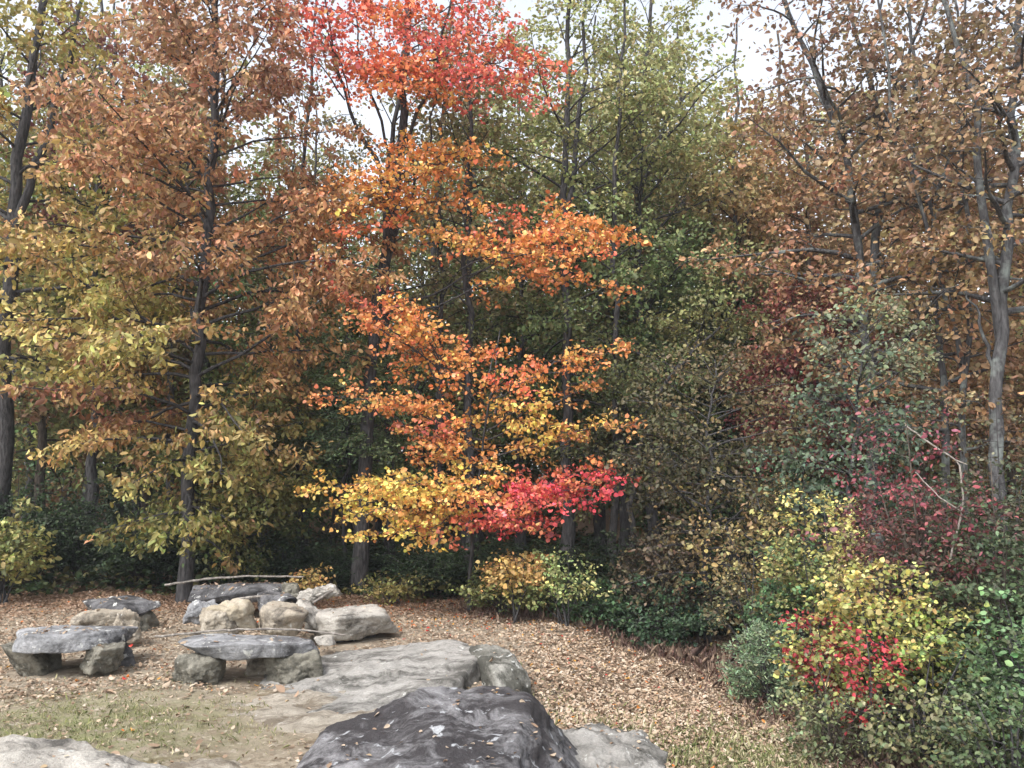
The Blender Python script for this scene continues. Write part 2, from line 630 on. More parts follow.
def blades(name, label, cat, x, y, h, colour_fn, rng, width=0.006, lean=0.5):
    k = len(x)
    P = np.stack([x, y, g(x, y) - 0.01], 1)
    D = nrm(UP + rng.normal(0, lean, (k, 3)) * np.array([1, 1, .2]))
    D[:, 2] = np.abs(D[:, 2])
    Nn = nrm(rng.normal(0, 1, (k, 3)))
    t = T_NARROW * np.array([1, width / 0.17 / np.mean(h), 1.2])
    o = leaf_mesh(name, P, D, Nn, h, colour_fn(k), LEAF_DRY, tmpl=t, curl=rng.normal(1, 1, k))
    return tag(o, label, cat, kind='stuff')


def build_grass():
    rng = np.random.default_rng(5)
    n = 170000
    x = rng.uniform(-8, 5.5, n)
    y = rng.uniform(6, 12.5, n)
    lump = 0.5 + 0.5 * np.sin(x * 3.3 + 2 * np.sin(y * 2.3)) * np.sin(y * 3.9 + 1.5 * np.sin(x * 2.1))
    k = rng.random(n) < grass_mask(x, y) * (0.15 + 0.85 * lump) * np.where(x > 0, 1.6, .55)
    x, y = x[k], y[k]

    def col(n):
        pal = lin(np.array([(120, 124, 80), (136, 136, 96), (156, 150, 116), (108, 118, 76), (168, 160, 130)]))
        return np.clip(pal[rng.integers(0, 5, n)] * np.exp(rng.normal(0, .15, (n, 1))), 0, .6)
    blades('grass', 'short thin green grass among the fallen leaves', 'grass', x, y, np.where(x > 0, .065, .04) * rng.lognormal(0, .3, len(x)), col, rng, width=.004, lean=.8)
    # dry reddish brush along the foot of the thicket on the slope
    n = 20000
    s = rng.random(n)
    line = [W(470, 622, 17.0), W(620, 642, 16.0), W(700, 662, 14.3), W(760, 690, 12.6), W(830, 720, 11.0), W(905, 766, 9.3), W(960, 800, 8.3)]
    pts = resample(line, 60)
    i = (s * 58.9).astype(int)
    x = pts[i, 0] + rng.normal(0.25, 0.42, n)
    y = pts[i, 1] + rng.normal(0.25, 0.5, n)
    lump = 0.5 + 0.5 * np.sin(x * 2.1 + 3 * np.sin(y * 1.3))
    k = rng.random(n) < (0.2 + 0.8 * lump)
    x, y = x[k], y[k]

    def col2(n):
        pal = lin(np.array([(116, 98, 86), (136, 116, 100), (100, 82, 76), (148, 128, 110), (120, 92, 84)]))
        return np.clip(pal[rng.integers(0, 5, n)] * np.exp(rng.normal(0, .2, (n, 1))), 0, .6)
    blades('dry_brush', 'low dry reddish brown brush along the foot of the thicket', 'brush', x, y, np.clip(0.13 * rng.lognormal(0, .35, len(x)), .05, .36), col2, rng, width=0.0035, lean=0.75)


# ================================================================== ROCKS
def rock_mesh(name, size, seed, mat, parent=None, loc=(0, 0, 0), rot=(0, 0, 0), sides=7, p=9.0, flat_top=1.0, rough=0.06, sub=5, tilt=0.08, freq=1.6, planes=None, steps=0.0):
    """a stone: the rounded meeting of a few split planes, roughened"""
    import bmesh
    rng = np.random.default_rng(seed)
    bm = bmesh.new()
    bmesh.ops.create_icosphere(bm, subdivisions=sub, radius=1.0)
    v = np.array([q.co[:] for q in bm.verts])
    pl = []
    for k in range(sides):
        a = (k + rng.uniform(-.3, .3)) / sides * 6.283
        e = rng.uniform(-0.35, 0.35)
        pl.append((np.array([math.cos(a) * math.cos(e), math.sin(a) * math.cos(e), math.sin(e)]), rng.uniform(.78, 1.0)))
    pl.append((nrm(np.array([rng.normal(0, tilt), rng.normal(0, tilt), 1])), flat_top))
    pl.append((nrm(np.array([rng.normal(0, tilt), rng.normal(0, tilt), -1])), 1.0))
    for _ in range(3):
        a = rng.random() * 6.283
        pl.append((nrm(np.array([math.cos(a), math.sin(a), rng.uniform(.7, 1.2)])), rng.uniform(1.0, 1.22)))
    if planes:
        pl = [(nrm(np.array(n)), o) for n, o in planes]
    d = nrm(v)
    acc = np.zeros(len(d))
    for n, o in pl:
        acc += (np.maximum(d @ n, 0) / o) ** p
    r = acc ** (-1.0 / p)
    q = d * r[:, None] * (np.asarray(size) / 2)
    sc = max(size)
    out = np.empty_like(q)
    off = Vector((seed * 3.1, seed * 1.3, seed * 0.7))
    for i in range(len(q)):
        c = Vector(q[i])
        dn = Vector(d[i])
        h = mnoise.fractal(c * (freq / max(sc, .5) * 2.2) + off, 0.55, 2.1, 7)
        h2 = mnoise.ridged_multi_fractal(c * (freq * 2.6 / max(sc, .5)) + off, 0.9, 2.2, 4, 1.0, 2.0)
        s = rough * min(size) * 1.6 * h - 0.22 * rough * min(size) * (h2 - 1.0)
        if steps:
            c2 = c.z / size[2] * 9 + h * 1.2
            s += steps * (abs((c2 % 1.0) - 0.5) - 0.25) * min(size)
        out[i] = q[i] + np.array(dn) * s
    for i, vert in enumerate(bm.verts):
        vert.co = out[i]
    me = bpy.data.meshes.new(name)
    bm.to_mesh(me)
    bm.free()
    me.polygons.foreach_set('use_smooth', np.ones(len(me.polygons), bool))
    me.materials.append(mat)
    o = bpy.data.objects.new(name, me)
    COL.objects.link(o)
    o.location = loc
    o.rotation_euler = rot
    if parent is not None:
        o.parent = parent
    STONES.append(o)
    return o


M_BLUE = rock_material('blue_grey_stone', (112, 113, 114), (166, 166, 167), (62, 61, 62), 0.48, 0.64, 0.60, 1.3)
M_SLATE = rock_material('dark_grey_stone', (86, 85, 86), (132, 131, 132), (44, 43, 44), 0.42, 0.58, 0.60, 4.1)
M_TAN = rock_material('tan_stone', (142, 132, 116), (174, 165, 150), (88, 82, 74), 0.5, 0.64, 0.66, 2.2)
M_PALE = rock_material('pale_stone', (146, 141, 132), (184, 179, 170), (84, 81, 76), 0.5, 0.64, 0.64, 6.2)
M_MOSSY = rock_material('mossy_stone', (104, 101, 90), (140, 136, 124), (66, 64, 56), 0.48, 0.62, 0.66, 3.3)
M_BOULDER = rock_material('lichen_boulder', (112, 110, 111), (152, 151, 152), (56, 53, 54), 0.39, 0.54, 0.61, 8.4, scale=1.0, streak=1.0, lich_col=(166, 168, 170))
M_LEDGE = rock_material('ledge_stone', (130, 127, 121), (166, 163, 157), (82, 80, 75), 0.46, 0.6, 0.64, 9.2, scale=1.0, streak=1.6)
M_MOSSLEDGE = rock_material('mossy_ledge_stone', (124, 122, 114), (162, 160, 152), (74, 73, 66), 0.42, 0.56, 0.62, 7.7, streak=.6)
M_RED = rock_material('ochre_stone', (158, 146, 124), (186, 178, 162), (112, 98, 80), 0.56, 0.72, 0.68, 5.5)
M_SHELF = rock_material('bare_shelf_stone', (146, 138, 124), (174, 166, 152), (112, 102, 88), 0.46, 0.6, 0.66, 11.0, scale=1.3, streak=1.5)
M_WOOD = bark_material('weathered_wood', (104, 98, 92), (150, 144, 136), scale=5)


def stick(name, label, pts, r0, r1, mat=M_WOOD, cat='branch', forks=0, seed=3):
    rng = np.random.default_rng(seed)
    t = Tubes()
    p = resample(pts, 26)
    base = p[0].copy()
    p = p - base + np.stack([np.zeros(26), rng.normal(0, .006, 26), rng.normal(0, .004, 26)], 1)
    t.add(p, np.linspace(r0, r1, 26) * (1 + rng.normal(0, .06, 26)), 8)
    for k in range(forks):
        i = int(6 + 14 * (k + .5) / forks)
        d = nrm(p[i + 1] - p[i]) * 0.7 + np.array([0, rng.choice([-.6, .6]), .3])
        t.add(np.array([p[i], p[i] + d * .08, p[i] + d * .2]), [r1 * .7, r1 * .55, r1 * .3], 6)
    o = t.build(name, mat, None)
    o.location = base
    return tag(o, label, cat)


def build_rocks():
    def gz(x, y): return float(g(x, y))
    # ---- left stone table (slab, block support, darker inner support)
    Y = 11.9
    x = float(W(73, 640, Y)[0])
    t = plant_root('stone_table', 'broad blue grey stone table at the left, low slab on block supports', 'stone table', (x, Y, gz(x, Y)))
    rock_mesh('slab', (1.58, 1.35, .22), 11, M_BLUE, t, (0, 0, .41), (R(-2), R(1), .2), sides=9, p=20, rough=.085, sub=5)
    rock_mesh('support', (.50, .8, .40), 12, M_MOSSY, t, (-.42, -.1, .12), (0, 0, .1), sides=5, p=20, sub=5)
    rock_mesh('support', (.42, .7, .38), 13, M_SLATE, t, (.40, .30, .12), (0, 0, .5), sides=5, p=20, sub=5)
    # ---- front stone table
    Y = 11.35
    x = float(W(248, 640, Y)[0])
    t = plant_root('stone_table', 'long narrow lichen spotted stone table in front of the boulders, on two squat supports', 'stone table', (x, Y, gz(x, Y)))
    rock_mesh('slab', (1.86, .95, .21), 21, M_BLUE, t, (0, .05, .42), (R(-1), 0, 0.02), sides=9, p=20, rough=.09, sub=5)
    rock_mesh('support', (.70, .62, .46), 22, M_MOSSY, t, (-.60, -.12, .12), (0, 0, .05), sides=6, p=18, sub=5)
    rock_mesh('support', (.66, .62, .50), 23, M_MOSSY, t, (.66, .02, .14), (0, 0, .3), sides=5, p=18, sub=5)
    rock_mesh('support', (.50, .4, .26), 24, M_TAN, t, (.08, .5, .08), (0, 0, .3), sides=6, p=18, sub=5)
    # ---- back left bench
    Y = 15.0
    x = float(W(120, 620, Y)[0])
    t = plant_root('stone_bench', 'small dark stone bench behind the left table, single visible support at its right end', 'stone bench', (x, Y, gz(x, Y)))
    rock_mesh('slab', (1.36, .95, .23), 31, M_SLATE, t, (0, 0, .40), (R(-3), R(2), 0), sides=8, p=20, rough=.09)
    rock_mesh('support', (.52, .6, .46), 32, M_MOSSY, t, (.36, -.08, .10), (0, 0, .2), sides=5, p=20, sub=5)
    rock_mesh('support', (.40, .6, .42), 33, M_SLATE, t, (-.42, .15, .1), (0, 0, .2), sides=5, p=20, sub=5)
    # ---- back centre table
    Y = 16.6
    x = float(W(247, 610, Y)[0])
    t = plant_root('stone_bench', 'thick dark stone bench at the back of the ring with a white lichen patch', 'stone bench', (x, Y, gz(x, Y)))
    rock_mesh('slab', (2.25, 1.1, .30), 41, M_SLATE, t, (0, 0, .45), (R(-3), R(-1), 0), sides=8, p=20, rough=.09)
    rock_mesh('support', (.52, .5, .4), 42, M_SLATE, t, (-.62, 0, .05), (0, 0, .2), sides=5, p=20, sub=5)
    rock_mesh('support', (.52, .5, .4), 43, M_SLATE, t, (.66, 0, .05), (0, 0, .2), sides=5, p=20, sub=5)
    # ---- loose stones: name, label, px, py(centre), Y, size, seed, material, extra
    loose = [
        ('rock', 'small mossy block of stone at the right foot of the left table', 105, 657, 11.6, (.50, .5, .32), 51, M_MOSSY, {}),
        ('rock', 'pale flat stone lying between the left table and the small bench', 100, 619, 13.9, (.80, .6, .26), 52, M_TAN, {}),
        ('rock', 'narrow tan stone leaning beside the support of the small bench', 128, 626, 13.5, (.36, .5, .42), 53, M_TAN, {}),
        ('boulder', 'cream boulder with ochre face, tallest of the ring behind the front table', 232, 616, 13.6, (.74, .66, .44), 54, M_RED, dict(sides=6, p=16)),
        ('boulder', 'small cream boulder low against the left side of the tall ochre one', 218, 622, 13.3, (.56, .5, .36), 64, M_TAN, dict(sides=6, p=16)),
        ('boulder', 'small round grey boulder left of the ochre one', 201, 612, 14.6, (.50, .5, .32), 55, M_BLUE, {}),
        ('boulder', 'wide tan boulder between the ochre boulder and the grey slab', 282, 619, 13.7, (.98, .7, .42), 56, M_TAN, dict(p=16)),
        ('boulder', 'dark flat stone behind the tan boulder, below a grey stick', 275, 602, 15.1, (1.15, .6, .30), 57, M_SLATE, dict(p=16)),
        ('rock', 'pale tilted wedge of stone leaning on the big grey slab', 308, 613, 13.9, (.52, .44, .22), 58, M_PALE, dict(rot=(0, R(28), 0))),
        ('boulder', 'large pale grey slab boulder overhanging a dark gap, at the right of the ring', 353, 621, 14.2, (1.40, 1.5, .40), 59, M_PALE, dict(p=16, rough=.08, rot=(R(-2), R(-3), .2))),
        ('rock', 'little pale stone in the gap before the big grey slab', 325, 640, 13.0, (.32, .24, .13), 60, M_PALE, {}),
        ('rock', 'knobbly pale stone perched at the back behind the tilted wedge', 318, 594, 15.8, (.78, .4, .22), 61, M_PALE, dict(rough=.16, rot=(0, R(-10), 0))),
        ('rock', 'small brown stone beside the right end of the back bench', 291, 592, 16.0, (.36, .36, .3), 62, M_MOSSY, {}),
        ('rock', 'dark stone propping up the big grey slab', 356, 634, 14.2, (.8, .7, .28), 63, M_SLATE, {}),
    ]
    for name, label, px, py, Y, size, seed, mat, kw in loose:
        q = W(px, py, Y)
        kw = dict(kw)
        rot = kw.pop('rot', (0, 0, seed * .37))
        o = rock_mesh(name, size, seed, mat, None, q, rot, sub=5, **{**dict(rough=.075, sides=6, p=18), **kw})
        tag(o, label, name)
    # ---- bedrock and the big foreground boulders
    def big(name, label, c, size, seed, mat, **kw):
        o = rock_mesh(name, size, seed, mat, None, c, kw.pop('rot', (0, 0, 0)), **kw)
        return tag(o, label, 'boulder')
    big('boulder', 'huge dark purple grey boulder streaked with white lichen, nearest to the viewer', (-.66, 7.05, -.04), (2.45, 4.0, 1.42), 71, M_BOULDER,
        sub=6, p=24, rough=.045, rot=(R(2), 0, R(-4)), planes=[((-.13, .03, 1), .83), ((1, -.05, .42), .90), ((-.42, -.1, 1), .80), ((-1, 0, .3), 1.0), ((.1, 1, .3), .95), ((-.5, 1, .4), .98), ((0, -1, .3), 1), ((.8, .8, .4), 1.2), ((0, 0, -1), 1), ((.1, -.35, 1), .93)])
    big('boulder', 'pale flat topped ledge of rock between the tables and the huge dark boulder', (-1.78, 11.2, -.30), (3.3, 3.3, 1.4), 72, M_LEDGE,
        sub=6, p=26, rough=.04, steps=.02, planes=[((-.26, -.2, 1), .6), ((1, -.25, .08), .82), ((.35, -1, .1), .86), ((-1, -.2, .3), .97), ((1, .8, .1), .95), ((0, 1, .25), .9), ((0, 0, -1), 1), ((-.6, 1, .2), .98)])
    big('boulder', 'steep mossy block split off the right end of the pale ledge', (-.15, 11.25, -.30), (.66, 2.2, 1.46), 78, M_MOSSLEDGE,
        sub=5, p=22, rough=.07, rot=(0, 0, R(14)), planes=[((-.05, .04, 1), .9), ((1, -.2, .25), .92), ((-1, 0, .05), .95), ((.3, -1, .1), .92), ((.2, 1, .4), .95), ((0, 0, -1), 1), ((1, .1, 1), .95), ((.2, -1, 1), 1.0)])
    big('boulder', 'low pale grey boulder half buried in leaves, right of the huge dark one', (.70, 8.3, -.34), (1.5, 2.0, .84), 73, M_LEDGE,
        sub=6, sides=8, p=6, rough=.07, rot=(R(2), R(6), R(-20)))
    big('boulder', 'white weathered boulder low in the near left corner', (-3.75, 6.75, -.02), (2.9, 2.0, .86), 74, M_PALE,
        sub=6, sides=8, p=5, rough=.06, rot=(R(2), R(3), R(10)))
    big('rock_shelf', 'flat bare rock shelf flush with the ground between ledge and tables', (-1.6, 10.1, -.245), (3.3, 2.6, .56), 75, M_SHELF,
        sub=6, sides=9, p=8, rough=.10, rot=(0, 0, R(20)), steps=.03)
    big('rock_shelf', 'low pale rock shelf in the dirt left of the huge dark boulder', (-2.3, 7.4, -.215), (2.4, 1.6, .56), 76, M_SHELF,
        sub=6, sides=9, p=7, rough=.10, rot=(0, 0, R(-10)), steps=.03)
    # ---- sticks
    stick('branch', 'long pale bent stick laid along the top of the front table', [W(155, 637, 11.5), W(200, 632, 11.6), W(240, 629, 11.5), W(290, 629, 11.6), W(345, 635, 11.7)], .016, .012)
    stick('branch', 'long grey pole lying along the back bench', [W(165, 585, 16.6), W(205, 579, 16.6), W(250, 576, 16.6), W(304, 577, 16.6)], .024, .016, seed=4)
    stick('branch', 'short dark stick across the dark stone behind the boulders', [W(236, 599, 15.0), W(262, 596, 15.0), W(292, 596, 15.0)], .025, .02, seed=5)
    stick('branch', 'pale forked stick propped on the stones beside the big grey slab', [W(312, 604, 14.6), W(322, 597, 14.8), W(334, 590, 15.1)], .022, .016, seed=6)
    stick('branch', 'short white broken stick on the leafy slope before the green bushes', [W(655, 634, 16.2), W(669, 641, 15.9)], .025, .018, TWIG_PALE, seed=8)


# ================================================================== TREES
def big_left_oak():
    Y = 18.5
    b = GP(189, Y)
    t = plant_root('oak_tree', 'big broad golden brown tree with large leaves at left, grey trunk behind the stones', 'tree', b)
    P = Plant(101)
    tr = P.stem(trunk_path(b, [(190, 480), (196, 380), (204, 280), (211, 170), (216, 90), (214, -60), (210, -170)], Y), .155, .05, n=30, flare=.25)
    P.stem([tr[22], tr[22] + [.5, -.2, 1.4], tr[22] + [.9, -.1, 3.4]], .07, .02, n=8, flare=0)
    hs = [0, .1, .2, .3, .45, .58, .72, .86, 1]
    pr = [1.3, 2.3, 3.4, 4.2, 4.0, 3.4, 2.9, 2.5, 1.3]
    P.crown(tr, 104, 1.3, 15.6, lambda u: np.interp(u, hs, pr), el=(6, 50), droop=.06, r=.055, jit=.2,
            sub=3.4, cd=3.4, sublen=.36, subdroop=.07)
    P.trunk.build('trunk', BARK_DARK, t)
    P.limbs.build('limbs', BARK_DARK, t)
    ctrl = cx(b, Y, (40, 300, (184, 156, 62)), (60, 350, (186, 152, 66)), (110, 440, (190, 132, 60)), (30, 410, (180, 134, 66)), (200, 350, (158, 134, 52)),
              (150, 330, (160, 140, 48)), (270, 330, (172, 112, 66)), (230, 400, (180, 128, 62)), (300, 400, (160, 112, 62)), (190, 500, (128, 116, 44)), (140, 530, (110, 104, 40)),
              (260, 480, (128, 110, 42)), (150, 230, (176, 110, 74)), (250, 220, (178, 112, 72)), (320, 250, (178, 112, 66)), (120, 130, (176, 118, 88)), (230, 100, (176, 118, 90)), (160, 40, (178, 126, 98)),
              (280, 60, (176, 116, 96)), (80, 200, (172, 134, 70)), (60, 460, (178, 138, 64)), (125, 405, (112, 50, 46)), (40, 385, (120, 54, 50)), (85, 415, (126, 62, 50)), (290, 300, (170, 110, 70)), (210, 310, (132, 80, 60)))
    P.leaves('crown', t, 12, .135, ctrl, spread=.11, droop=.7, flat=.4, out=.35, patch=.4, jit=.3, tmpl=T_LONG, tint=(1.2, 1.36, 1.15))


def maple_kw(**k):
    d = dict(sub=7.0, cd=9.0, sublen=.40, spread=62, start=.12, subdroop=.02, flat=.12)
    d.update(k)
    return d


RED, ORED, ORA, OGOLD, GOLD, CRIM, RUST, BRORA = (222, 96, 88), (224, 106, 66), (222, 136, 62), (214, 154, 64), (202, 166, 66), (200, 56, 72), (166, 80, 60), (194, 124, 66)  # RED has pinkish glare mixed into the leaf colour


def spray_set(P, b, items, **kw):
    for s in items:
        (x0, y0, d0), (x1, y1, d1), c0, c1 = s[:4]
        P.spray(rel(b, x0, y0, d0), rel(b, x1, y1, d1), c0, c1, **maple_kw(**{**kw, **(s[4] if len(s) > 4 else {})}))


def tall_maple():
    Y = 19.6
    b = GP(362, Y)
    t = plant_root('maple_tree', 'tall dark trunked maple, scarlet at the top and orange in its middle layers', 'tree', b)
    P = Plant(202)
    tr = P.stem(trunk_path(b, [(363, 470), (370, 380), (380, 290), (396, 200), (402, 120), (408, 20), (410, -120)], Y), .18, .06, n=30, flare=.3)
    for pix, r in (([(394, 205), (372, 150), (345, 100), (325, 30), (315, -60)], .06), ([(400, 150), (430, 90), (450, 20), (462, -70)], .055),
                   ([(385, 270), (410, 200), (428, 130), (440, 60)], .05), ([(398, 180), (380, 120), (360, 60), (352, -30)], .045)):
        P.stem(np.array([rel(b, x, y, Y - .2 * i) for i, (x, y) in enumerate(pix)]), r, .015, n=12, sides=6, flare=0, wob=.05)
    reds = [((404, 90, Y), (268, 22, 18.6), ORED, RED), ((404, 70, Y), (300, -5, 18.2), RED, RED), ((400, 95, Y), (388, 70, 17.2), ORED, ORED),
            ((404, 80, Y), (425, 40, 17.0), RED, RED), ((408, 60, Y), (563, 88, 18.8), RED, ORED), ((408, 50, Y), (520, 45, 18.0), RED, RED),
            ((408, 30, Y), (500, 5, 17.8), RED, ORED), ((408, 20, Y), (340, 20, 17.4), ORED, RED), ((410, 0, Y), (450, -30, 18), RED, RED),
            ((410, 0, Y), (330, -45, 18), RED, RED), ((404, 90, Y), (480, 85, 17.4), RED, RED), ((404, 20, Y), (380, 30, 21.6), ORED, RED),
            ((404, 40, Y), (460, 40, 21.6), RED, RED), ((404, 90, Y), (365, 68, 18.0), ORED, ORED), ((408, 70, Y), (440, 95, 17.6), ORED, RED),
            ((408, -20, Y), (530, -20, 18.6), RED, RED), ((402, 95, Y), (410, 85, 17.1), ORA, ORED), ((408, 40, Y), (410, 12, 17.0), ORED, ORED)]
    reds += [((345, 100, 19.2), (285, 32, 17.8), RED, ORED), ((340, 80, 19), (318, 12, 17.4), ORED, RED), ((350, 100, 19.2), (330, 42, 17.2), RED, RED), ((340, 60, 19), (262, 5, 18.4), RED, RED),
             ((460, 70, 19), (562, 70, 18.0), RED, ORED), ((460, 80, 19), (545, 98, 17.6), RED, RED), ((400, 100, Y), (402, 60, 16.9), ORED, ORED), ((400, 100, Y), (378, 88, 17.1), ORA, ORED)]
    spray_set(P, b, reds, sub=4.6, cd=5.8, sublen=.46, flat=.2)
    oran = [((396, 205, Y), (332, 190, 18.2), BRORA, ORA), ((396, 215, Y), (345, 215, 18.0), ORA, ORA), ((398, 190, Y), (500, 158, 18.4), OGOLD, ORA),
            ((398, 175, Y), (455, 170, 17.8), BRORA, ORA), ((395, 220, Y), (480, 205, 17.9), ORA, ORA), ((392, 245, Y), (440, 235, 17.7), OGOLD, ORA),
            ((384, 270, Y), (310, 262, 18.2), RUST, RUST), ((470, 262, 18.8), (632, 232, 17.6), ORA, ORA, dict(sublen=.5, cd=12)),
            ((470, 275, 18.8), (600, 255, 17.2), ORA, ORED, dict(sublen=.45)), ((480, 262, 18.6), (575, 235, 17.0), ORED, ORA, dict(sublen=.5)),
            ((440, 305, 19), (622, 290, 17.4), ORA, BRORA, dict(sublen=.16, cd=8)), ((470, 268, 18.8), (520, 215, 17.8), RUST, ORED),
            ((420, 245, Y), (500, 262, 17.6), BRORA, OGOLD), ((398, 200, Y), (430, 210, 21.5), ORA, ORA)]
    oran += [((396, 210, Y), (336, 178, 17.6), ORA, ORA), ((396, 215, Y), (355, 200, 17.2), ORA, OGOLD), ((396, 215, Y), (372, 178, 17.4), ORA, ORA), ((396, 235, Y), (350, 232, 17.3), ORA, ORED),
             ((400, 180, Y), (430, 150, 17.6), ORA, ORA), ((396, 200, Y), (415, 172, 17.0), OGOLD, ORA), ((398, 190, Y), (470, 150, 17.6), ORA, BRORA), ((460, 270, 18.8), (560, 262, 16.8), ORA, ORA)]
    spray_set(P, b, oran, sub=4.6, cd=5.6, flat=.16, start=.2)
    P.limbs.add(resample([rel(b, 378, 300, Y), rel(b, 430, 300, 19.3), rel(b, 472, 270, 18.8)], 8), np.linspace(.035, .02, 8), 5)
    P.limbs.add(resample([rel(b, 378, 310, Y), rel(b, 415, 312, 19.3), rel(b, 442, 305, 19)], 8), np.linspace(.03, .018, 8), 5)
    P.trunk.build('trunk', BARK_DARK, t)
    P.limbs.build('limbs', BARK_DARK, t)
    P.leaves('crown', t, 5, .082, None, spread=.11, flatz=.45, droop=.3, flat=.45, out=.35, jit=.28, hue=.12, tmpl=T_BROAD, sat=.84, tint=(1.14, 1.18, 1.05))


def small_maple():
    Y = 17.2
    b = GP(470, Y)
    t = plant_root('maple_tree', 'small slender maple with flat orange, gold and crimson layers before the dark woods', 'tree', b)
    P = Plant(303)
    tr = P.stem(trunk_path(b, [(472, 540), (478, 470), (488, 410), (498, 365), (500, 330)], Y), .045, .012, n=16, sides=6, wob=.02)
    P.stem(np.array([rel(b, 474, 520, Y), rel(b, 455, 440, 17), rel(b, 430, 360, 16.9), rel(b, 400, 320, 17)]), .03, .01, n=9, sides=5, flare=0)
    A = lambda x, y, d=Y: (x, y, d)
    it = [(A(475, 400), A(335, 285, 16.8), ORA, RUST, dict(sublen=.28)), (A(440, 370, 16.9), A(350, 315, 16.3), ORA, BRORA), (A(440, 360, 16.9), A(390, 290, 16.6), ORA, RUST), (A(450, 380, 16.9), A(420, 310, 16.0), OGOLD, ORA), (A(474, 505), A(330, 505, 16.6), OGOLD, GOLD, dict(sublen=.36)), (A(474, 510), A(420, 545, 15.8), OGOLD, GOLD, dict(sublen=.36)), (A(470, 395), A(385, 300, 16.4), ORA, ORA, dict(sublen=.3)), (A(470, 400), A(405, 330, 16.2), ORA, ORA),
          (A(488, 400), A(628, 345, 16.6), ORA, BRORA, dict(sublen=.22)), (A(490, 395), A(600, 365, 16.3), ORA, ORA, dict(sublen=.22)),
          (A(490, 400), A(515, 370, 15.8), ORED, ORED), (A(485, 405), A(455, 375, 15.9), ORA, ORA), (A(485, 395), A(470, 345, 16.2), ORA, ORED),
          (A(482, 440), A(318, 395, 16.6), BRORA, BRORA, dict(sublen=.24)), (A(482, 430), A(390, 400, 16), ORA, ORA), (A(485, 440), A(560, 425, 16), OGOLD, GOLD),
          (A(488, 430), A(545, 400, 16), OGOLD, GOLD), (A(485, 460), A(635, 424, 16.4), GOLD, BRORA, dict(sublen=.22)), (A(478, 470), A(400, 430, 16.2), ORA, RUST),
          (A(476, 480), A(430, 440, 15.8), ORA, BRORA), (A(474, 490), A(305, 492, 16.2), OGOLD, GOLD, dict(sublen=.34)), (A(474, 500), A(345, 520, 15.6), GOLD, GOLD, dict(sublen=.42)),
          (A(474, 495), A(385, 480, 15.4), GOLD, GOLD), (A(474, 505), A(400, 535, 15.4), GOLD, GOLD, dict(sublen=.34)), (A(474, 490), A(440, 500, 15.3), OGOLD, OGOLD),
          (A(476, 490), A(470, 495, 15.0), OGOLD, ORA), (A(478, 500), A(627, 478, 16.2), CRIM, CRIM, dict(sublen=.32)), (A(478, 505), A(600, 490, 15.6), CRIM, CRIM, dict(sublen=.4)),
          (A(478, 510), A(550, 505, 15.4), RED, CRIM), (A(478, 520), A(545, 524, 15.8), CRIM, RED), (A(480, 515), A(596, 500, 15.9), CRIM, CRIM), (A(480, 515), A(612, 470, 16.6), RUST, CRIM), (A(478, 525), A(505, 532, 15.9), RED, CRIM), (A(474, 515), A(360, 538, 15.9), OGOLD, GOLD, dict(sublen=.36)), (A(476, 515), A(510, 515, 15.3), ORED, RED), (A(474, 515), A(430, 530, 15.4), BRORA, RUST),
          (A(476, 515), A(530, 525, 15.8), RUST, CRIM), (A(480, 450), A(440, 455, 18.6), ORA, OGOLD), (A(480, 450), A(540, 460, 18.8), OGOLD, BRORA), (A(480, 420), A(500, 420, 19), OGOLD, ORA)]
    rng = P.rng
    inner = [(410, 330, ORA), (440, 365, ORA), (470, 350, ORA), (500, 395, ORA), (430, 400, BRORA), (455, 430, ORA), (520, 420, OGOLD), (540, 440, OGOLD), (465, 465, OGOLD), (420, 455, BRORA), (500, 470, BRORA),
             (440, 490, OGOLD), (405, 500, GOLD), (360, 490, OGOLD), (470, 520, ORA), (425, 515, GOLD), (500, 500, BRORA), (530, 400, ORA), (575, 385, BRORA), (380, 410, BRORA), (350, 400, BRORA), (580, 440, BRORA), (450, 395, ORA),
             (490, 350, ORA), (400, 370, ORA), (415, 425, RUST), (520, 370, ORA), (455, 500, BRORA), (385, 520, GOLD), (340, 505, GOLD)]
    for px, py, c in inner:
        d = rng.uniform(15.6, 18.4)
        s0 = A(px * .75 + 480 * .25, py * .8 + 430 * .2 + 12, (d + Y) / 2)
        it.append((s0, A(px + rng.normal(0, 6), py + rng.normal(0, 5), d), c, c, dict(sublen=.5, flat=.15, sub=7)))
    spray_set(P, b, it, sub=5.0, cd=6, r0=.019, arch=.06, flat=.2, start=.24)
    P.trunk.build('trunk', BARK_DARK, t)
    P.limbs.build('limbs', BARK_DARK, t)
    P.leaves('crown', t, 6, .072, None, spread=.10, flatz=.45, droop=.3, flat=.45, out=.35, jit=.3, hue=.12, tmpl=T_BROAD, sat=.84, tint=(1.14, 1.18, 1.05))


